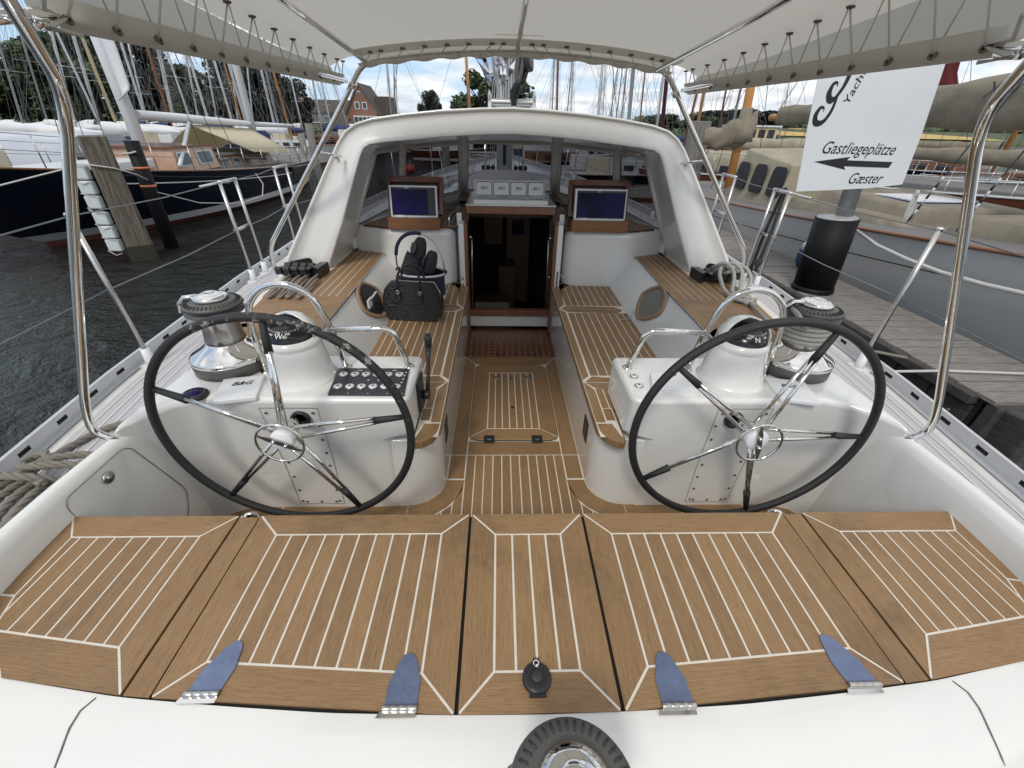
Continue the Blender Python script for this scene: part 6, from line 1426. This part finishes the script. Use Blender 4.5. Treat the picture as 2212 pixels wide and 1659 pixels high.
# ---- dock to starboard
DK=empty('dock',(4,6,.9),'grey weathered timber pier beside the yacht on the right','pier')
k=MB(); y=2.50; random.seed(8)
while y<16:
    w=.155; xa=3.66+.0*(y) if y<3.6 else 3.66-.012*(y-3.6); k.box(xa+random.uniform(-.01,.01),4.62+random.uniform(-.02,.02) if y<3 else 4.55,y+.004,y+w-.007,.872+random.uniform(-.003,.003),.90+random.uniform(-.003,.003),'dock_wood'); y+=w
k.build('plank_deck',DK)
k=MB(); k.box(3.60,3.70,2.62,16,.80,.88,'dock_dark'); k.box(3.66,4.6,2.46,2.55,.45,.87,'dock_dark'); k.box(3.70,4.5,2.6,2.7,.60,.86,'dock_dark'); k.build('edge_beam',DK,bevel=.01)
k=MB()
for i in range(16):
    y=2.62+.36*i; k.box(3.665,3.70,y+.01,y+.35,.28,.78,'dock_dark')
for i in range(6):
    for zz2 in (.36,.66): k.lathe([(.012,0),(.012,.01),(0,.012)],'galv',(3.664,2.75+.36*i,zz2),(-1,0,0),n=8)
k.build('fascia_boards',DK,bevel=.008)
for x,y in ((3.84,2.35),(4.4,2.4),(3.85,6),(4.3,9)): k=MB(); k.tube([(x,y,-1),(x,y,.80)],.11,'dock_dark',12); k.build('support_post',DK)
k=MB(); k.box(3.72,3.92,2.25,2.5,.3,.86,'dock_dark'); k.build('corner_block',DK,bevel=.02)
k=MB(); k.tube([(2.36,3.2,1.0),(3.0,2.95,.90),(3.67,2.95,.915),(4.3,2.9,.92),(4.9,2.7,1.1)],.012,'rope_white',6); k.tube([(2.3,4.4,1.2),(2.8,3.6,.92),(3.5,3.15,.93)],.014,'rope',6); tag(k.build('pier_line'),'grey rope lying across the near corner of the pier','rope')
# ---- black post, pipe and harbour sign
PO_=empty('sleeved_post',(3.88,5.02,.9),'thick black plastic sleeved post standing on the pier','post')
k=MB(); k.lathe([(.235,.86),(.235,.93),(.226,.96)],'pile_black',(3.89,5.05,0),n=32); k.tube([(3.89,5.05,.92),(3.845,5.05,1.765)],.222,'pile_black',36); k.build('sleeve',PO_)
k=MB(); k.lathe([(.212,0),(.205,.012),(0,.02)],'galv',(3.845,5.05,1.762),(-.05,0,1),n=24); k.build('concrete_fill',PO_)
SG=empty('harbour_sign',(3.96,5.05,1.77),'white metal harbour sign with black arrow and German lettering on a galvanised pipe','sign')
k=MB(); k.tube([(3.95,5.10,1.76),(3.87,5.17,3.4)],.090,'galv',24); k.build('pipe',SG)
a=Vector((3.015,4.7,0)); b=Vector((4.568,5.2,0)); u=(b-a).normalized(); nrm=Vector((u.y,-u.x,0))
SP=lambda s_,z,o=0:a+u*s_+nrm*o+Vector((0,0,z))
out_=[(0.0,2.072),(.5,2.074),(1.1,2.082),(1.625,2.112),(1.56,2.6),(1.45,3.1),(1.33,3.62),(-.30,3.46),(-.215,3.03),(-.135,2.62),(-.05,2.3)]
k=MB(); k.idx([SP(x,z,.004) for x,z in out_]+[SP(x,z,-.004) for x,z in out_],[tuple(range(11)),tuple(range(21,10,-1))]+[(i,11+i,11+(i+1)%11,(i+1)%11) for i in range(11)],'sign_white',False); pl=k.build('sign_plate',SG)
up=Vector((0,0,1))
t_=txt('Gastliegeplätze',.155,SP(.690,2.463,.006),u-up*.012,up+u*0,'sign_black',pl,'lettering',shear=.28,bold=0,wx=1.17); 
t_=txt('Gæster',.152,SP(.96,2.178,.006),u-up*.01,up,'sign_black',pl,'lettering',shear=.28,bold=0,wx=1.17)
t_=txt('Yacht-',.125,SP(.245,2.84,.006),Vector((0,0,1))*.93+u*.30,-u*.93+up*.30,'sign_black',pl,'lettering',bold=0,align='LEFT')
AR=[(.098,2.348),(.602,2.392),(.565,2.360),(1.288,2.342),(1.262,2.284),(.556,2.304),(.595,2.270)]
k=MB(); k.idx([SP(x,z,.0062) for x,z in AR],[(0,6,5,2,1)],'sign_black',False); k.idx([SP(x,z,.0062) for x,z in AR],[(2,5,4,3)],'sign_black',False); k.build('arrow',pl)
# curled ornament: variable width strokes
def stroke(P,Wd,mb):
    Q=[];n=len(P)
    # catmull
    pts=[];ws=[]
    for i in range(n-1):
        p0,p1,p2,p3=P[max(i-1,0)],P[i],P[i+1],P[min(i+2,n-1)]
        for j in range(6):
            t=j/6; f=lambda c:.5*((2*p1[c])+(-p0[c]+p2[c])*t+(2*p0[c]-5*p1[c]+4*p2[c]-p3[c])*t*t+(-p0[c]+3*p1[c]-3*p2[c]+p3[c])*t**3); pts.append((f(0),f(1))); ws.append(Wd[i]+(Wd[i+1]-Wd[i])*t)
    pts.append(P[-1]); ws.append(Wd[-1]); L=[];Rr_=[]
    for i,(x,z) in enumerate(pts):
        a_,b_=pts[max(i-1,0)],pts[min(i+1,len(pts)-1)]; dx,dz=b_[0]-a_[0],b_[1]-a_[1]; l=math.hypot(dx,dz) or 1; nx,nz=-dz/l,dx/l; w=ws[i]/2
        L.append(SP(x+nx*w,z+nz*w,.0062)); Rr_.append(SP(x-nx*w,z-nz*w,.0062))
    mb.idx(L+Rr_,[(i,len(L)+i,len(L)+i+1,i+1) for i in range(len(L)-1)],'sign_black',False)
k=MB()
stroke([(.15,3.30),(.155,3.15),(.158,3.06),(.135,2.97),(.085,2.89),(.045,2.865),(.005,2.875),(-.02,2.92),(-.005,2.985),(.04,3.0),(.055,2.97)],[.05,.055,.055,.04,.035,.055,.065,.062,.035,.018,.008],k)
stroke([(.10,2.905),(.098,2.84),(.085,2.77),(.04,2.70),(-.02,2.675),(-.075,2.69),(-.095,2.745),(-.065,2.80),(-.02,2.80),(-.01,2.77)],[.02,.035,.038,.04,.05,.058,.055,.032,.016,.006],k)
k.build('ornament',pl)
# ---- grey classic yacht on the far side of the pier
GY=empty('grey_classic_yacht',(6.3,7,0),'light grey classic yacht with varnished rail and tan canvas covers beyond the pier','yacht')
AG=Matrix.Translation((6.42,6.9,0))@Matrix.Rotation(R(-90+1.2),4,'Z')
def GX(mb): mb.v=[tuple(AG@Vector(v)) for v in mb.v]; return mb
h,d,S=loft(16.5,4.1,2.02,1.16,1.38,2.0,1.2,('grey_hull','grey_hull','antifoul','varnish'),'deck_old',34)
GX(h).build('hull',GY); GX(d).build('deck',GY)
for dz,r_ in ((-.30,.007),):
    k=MB(); k.tube([(s[0][0],-(s[0][1]*(1+dz*.07)+.006),s[0][2]+dz) for s in S[1:30]],r_,'black_gap',5); GX(k).build('rubbing_seam',GY)
def zG(x): t=(x+8.25)/16.5; return 1.16*(1-t)**2+1.38*2*t*(1-t)+2.02*t*t
# tan covers: doghouse tent, midship cover, hatch cover.  local +x = towards the bow (near us)
def covr(nm,pts,z0,tops,m,lab=None,wins=None):
    k=MB(); n=len(pts); cxp=sum(p[0] for p in pts)/n; cyp=sum(p[1] for p in pts)/n
    r0=[(x,y,z0) for x,y in pts]; rows=[r0,[(cxp+(x-cxp)*.97,cyp+(y-cyp)*.97,z0+(t-z0)*.5) for (x,y),t in zip(pts,tops)],[(cxp+(x-cxp)*.90,cyp+(y-cyp)*.88,t) for (x,y),t in zip(pts,tops)]]
    k.grid(rows,m,closed=True,smooth=False); k.face(rows[-1],m); return GX(k).build(nm,GY,bevel=.05 if 1 else 0,label=lab)
c1=covr('doghouse_cover',[(-3.1,-1.35),(-1.2,-1.40),(-1.2,.40),(-3.1,.45)],1.30,[2.30,2.12,2.16,2.34],'tan_light')
for i in range(3):
    x=-2.95+.62*i; k=MB(); P=rrect(x,x+.42,1.56,2.06,.09,3); k.idx([(a,-1.432+.085*(z-1.3)/.9,z) for a,z in P]+[(a,-1.36,z) for a,z in P],[tuple(range(len(P)))]+[(q,len(P)+q,len(P)+(q+1)%len(P),(q+1)%len(P)) for q in range(len(P))],'win_dark',False); GX(k).build('cover_window',c1)
c2=covr('skirt_cover',[(-3.9,-1.2),(1.0,-1.35),(1.5,-1.0),(1.5,.7),(1.0,.9),(-3.9,.9)],1.26,[1.55,1.66,1.50,1.50,1.68,1.55],'tan_canvas')
c3=covr('cabin_cover',[(-.9,-1.0),(1.1,-.95),(1.1,.8),(-.9,.8)],1.40,[1.80,1.76,1.76,1.82],'tan_canvas')
k=MB(); 
for i in range(7): k.box(-.2+.12*i,-.13+.12*i,-.55,.35,1.775,1.80,'deck_line')
k.box(-.25,.62,-.6,.4,1.765,1.785,'cover_blue'); GX(k).build('slatted_hatch',GY)
c4=covr('hatch_cover',[(1.6,-1.05),(3.1,-.85),(3.1,.8),(1.6,1.0)],1.48,[1.80,1.84,1.84,1.82],'tan_canvas')
k=MB(); k.box(1.95,2.65,-.5,.25,1.81,1.832,'cover_blue')
for i in range(7): k.box(1.98+.095*i,2.03+.095*i,-.45,.2,1.832,1.845,'deck_line')
GX(k).build('slatted_hatch',GY)
# mast, long boom under a tan cover
k=MB(); k.tube([AG@Vector((3.9,0,1.4)),AG@Vector((3.9,0,15))],.14,'varnish',14); k.build('mast',GY)
k=MB(); rows=[]
for i in range(21):
    t=i/20; x=3.75-8.0*t; zc=3.05-.12*t; rr=.36*(1-.62*t)+.025*math.sin(i*1.7); rows.append([tuple(AG@Vector((x,rr*.75*math.cos(a)*(1+.06*math.sin(5*a+i)),zc+rr*1.05*math.sin(a)-(.05 if math.sin(a)<-.5 else 0)))) for a in [2*math.pi*q/20 for q in range(20)]])
k.grid(rows[::-1],'tan_canvas',closed=True); k.face(rows[-1],'tan_canvas'); bc=k.build('boom_cover',GY)
k=MB(); k.tube([AG@Vector((-4.2,0,2.9)),AG@Vector((-4.65,0,2.88))],.07,'mast_orange',10); k.build('boom_end',GY)
txt('X V 1 2 C O',.27,AG@Vector((1.2,-.245,3.10)),AG.to_3x3()@Vector((1,.02,-.0)),AG.to_3x3()@Vector((0,.25,1)),'label_ink',bc,'sail_number',bold=-.002)
k=MB()
for x,b_ in ((3.0,.0),(3.6,.1),(4.3,.2)):
    p=AG@Vector((x-1.2,-1.75,zG(x)+.05)); q=AG@Vector((3.9,-.15,12.5)); k.tube([p,q],.008,'wire',5)
    pr=(q-p).normalized()
    for j in range(4): k.tube([p+pr*(.05+.12*j),p+pr*(.11+.12*j)],.012,'black_plastic',6); k.tube([p+pr*(.11+.12*j),p+pr*(.17+.12*j)],.012,'boot_white',6)
for x in (4.6,5.2,6.8): k.tube([AG@Vector((x-1.2,-1.5,zG(x)+.05)),AG@Vector((3.9,-.1,11))],.007,'rope_white',5)
k.tube([AG@Vector((7.9,0,2.0)),AG@Vector((3.9,0,14.5))],.012,'wire',5); k.tube([AG@Vector((-4.4,-.05,2.9)),AG@Vector((3.9,0,14.5))],.008,'rope_dark',5); k.tube([AG@Vector((-8.1,-.05,1.3)),AG@Vector((3.9,0,14.5))],.008,'wire',5)
k.build('rigging',GY)
# coiled halyard hanging on a shroud
def coil(c,m,nm,lb,n=7,h=.30,w=.05):
    k=MB(); rn=random.Random(n)
    for i in range(n):
        ww=w*(.6+.5*rn.random()); hh=h*(.85+.25*rn.random()); dx=rn.uniform(-.015,.015)
        k.tube(bend([(c[0]+dx,c[1],c[2]),(c[0]+dx-ww,c[1]-.02,c[2]-hh*.5),(c[0]+dx-ww*.5,c[1]-.02,c[2]-hh),(c[0]+dx+ww*.5,c[1]-.02,c[2]-hh),(c[0]+dx+ww,c[1],c[2]-hh*.5),(c[0]+dx,c[1],c[2])],.06,4),.0055,m,5)
    for j in range(4): k.tube([(c[0]+.028*math.cos(R(a)),c[1]+.028*math.sin(R(a)),c[2]-.03-.012*j) for a in range(0,360,30)],.0055,m,5,closed=True)
    return tag(k.build(nm),lb,'rope')
coil((5.12,5.55,2.02),'rope_white','rope_coil','thin white rope coil hanging in the rigging beside the sign',7,.34,.05)
coil((7.05,5.6,2.40),'rope','rope_coil','beige rope coil hanging from a gallows at the right edge',8,.52,.09)
k=MB(); k.tube([(4.17,5.1,1.62),(4.15,4.7,1.54),(4.15,4.27,1.50),(4.15,3.86,1.484),(4.15,3.45,1.50),(4.16,3.1,1.53),(4.2,2.6,1.60),(4.3,2.0,1.72)],.019,'rope_white',8); tag(k.build('bow_line'),'thick white mooring line sagging along the grey topsides','rope')
e=empty('fender',(4.15,6.15,1.2),'navy and white fender hanging behind the black post','fender'); k=MB(); k.lathe([(.02,0),(.12,.04),(.15,.12),(.15,.22),(.14,.28)],'cover_blue',(4.36,5.95,.90),n=18); k.build('fender_body',e); k=MB(); k.lathe([(.14,.28),(.12,.36),(.06,.42),(.02,.45)],'boot_white',(4.36,5.95,.90),n=18); k.build('fender_top',e)
# ---- brown boats beyond the grey yacht on the right
for i,(x,y,L,hc,cab,lb) in enumerate(((11.3,9.9,13,'brown_hull','deck_old','varnished brown yacht with white rail right behind the tan covers'),(18.5,13.0,12,'brown_hull','varnish','second brown wooden yacht further behind on the right'),(13,18,12,'boot_white','boot_white','white yacht with a grey deck on the right beyond the brown ones'),(20,21,12,'navy_hull','varnish','dark blue wooden yacht in the right background'),(9.0,17,10,'brown_hull','tan_light','wooden boat under a pale dome shaped cover near the split pile'))):
    E=empty('wooden_yacht',(x,y,0),lb,'yacht'); h,d,S=loft(L,3.3,1.5+(.35 if i==0 else 0),1.2+(.2 if i==0 else 0),1.15+(.3 if i==0 else 0),1.6,.8,(hc,hc,'antifoul','boot_white'),'deck_old',18); A=Matrix.Translation((x,y,.0))@Matrix.Rotation(R(-67 if i==0 else -80+7*i),4,'Z')
    for mb,nm in ((h,'hull'),(d,'deck')): mb.v=[tuple(A@Vector(v)) for v in mb.v]; mb.build(nm,E)
    k=MB(); k.prism([(-2.6,-.9),(1.6,-.65),(1.6,.65),(-2.6,.9)],1.15,1.62 if i!=4 else 1.95,cab,lambda a,b,c:tuple(A@Vector((a,b,c)))); k.build('cabin' if i!=4 else 'dome_cover',E,bevel=.04 if i!=4 else .25)
    for q in range(4):
        k=MB(); k.box(-2.2+.8*q,-1.8+.8*q,-.93+.05*q,-.90+.05*q,1.3,1.5,'win_dark',A); k.build('window',E)
    k=MB(); k.tube([A@Vector((1.9,0,1.1)),A@Vector((1.9,0,12))],.09,'mast_orange' if i%2 else 'varnish',10); k.build('mast',E)
    k=MB(); rows=[]
    for j in range(11): t=j/10; xx=1.7-4.3*t; rr=.22*(1-.4*t)+.02*math.sin(j*2.1); rows.append([tuple(A@Vector((xx,rr*.8*math.cos(a),2.2+rr*math.sin(a)))) for a in [2*math.pi*q/12 for q in range(12)]])
    k.grid(rows[::-1],['tan_canvas','maroon','cover_blue','tan_canvas','tan_light'][i],closed=True); k.build('sail_cover',E)
    k=MB()
    for s in (-1,1):
        for xo in (1.4,2.0,2.5): k.tube([A@Vector((xo,s*1.5,1.2)),A@Vector((1.9,0,11.5 if xo!=2 else 8))],.008,'wire',4)
    k.tube([A@Vector((6,0,1.4)),A@Vector((1.9,0,11.8))],.009,'wire',4); k.tube([A@Vector((-5.8,0,1.3)),A@Vector((1.9,0,11.8))],.007,'wire',4)
    for s in (-1,1):
        P=[A@Vector((-5+1.1*j,s*1.35*(1-max(0,(j-6))*.16),1.9)) for j in range(10)]; k.tube(P,.008,'wire',4)
        for p in P: k.tube([p,p-Vector((0,0,.7))],.011,'steel_brushed',4)
    k.build('rigging',E)
# tan bundled sail with orange mast, near the split pile
E=empty('gaff_boat',(6.15,12.4,0),'boat with a thick orange wooden mast and bunched tan sail cover','boat')
h,d,S=loft(9,3,1.4,1.0,1.0,1,.5,('brown_hull','boot_white','antifoul','varnish'),'deck_old',14); A=Matrix.Translation((6.0,13.5,0))@Matrix.Rotation(R(10),4,'Z')
for mb,nm in ((h,'hull'),(d,'deck')): mb.v=[tuple(A@Vector((v[0]+1,v[1],v[2]))) for v in mb.v]; mb.build(nm,E)
k=MB(); k.tube([(6.18,12.4,.9),(6.12,12.4,3.0),(5.85,12.4,6)],.105,'mast_orange',14); k.build('mast',E)
k=MB(); rows=[]
for j in range(15):
    t=j/14; x=5.15+1.22*t; zc=2.42+.05*math.sin(j)+.25*t*t; rr=.16+.10*math.sin(t*3)+.16*t*t; rows.append([(x,12.35+rr*.5*math.cos(a)*(1+.12*math.sin(4*a+j)),zc+rr*math.sin(a)) for a in [2*math.pi*q/18 for q in range(18)]])
k.grid(rows,'tan_canvas',closed=True,smooth=True); k.face(rows[0],'tan_canvas'); k.face(rows[-1],'tan_canvas'); k.lathe([(.30,0),(.26,.25),(.15,.55),(.13,.75)],'tan_canvas',(6.15,12.38,2.35),(-.05,0,1),n=18); k.build('sail_cover',E)
k=MB()
for dx in (-.9,.9,-.4): k.tube([(6.1+dx,12.4,1.0),(6.0,12.4,6)],.008,'rope_dark',5)
k.build('rigging',E)
# maroon sail hanging behind the sign
E=empty('maroon_sail_boat',(14.5,16.5,0),'boat with a hanging maroon red sail behind the sign','boat')
h,d,S=loft(9,3,1.4,1.0,1.0,1,.5,('brown_hull','boot_white','antifoul','varnish'),'deck_old',14)
for mb,nm in ((h,'hull'),(d,'deck')): mb.v=[(v[0]+15.0,v[1]+16.9,v[2]) for v in mb.v]; mb.build(nm,E)
k=MB(); rows=[]
for (z,xa,xb) in ((3.35,13.4,15.6),(3.6,13.45,15.2),(3.9,13.5,14.7),(4.3,13.6,14.35),(4.8,13.65,14.15),(6,13.7,13.95)): rows.append([(xa+(xb-xa)*t,16+.08*math.sin(t*9+z*3),z) for t in [q/8 for q in range(9)]])
k.grid(rows,'maroon'); k.build('sail',E,solid=.03); k=MB(); k.tube([(13.75,16.1,1),(13.8,16.1,9)],.09,'mast_brown',10); k.build('mast',E)
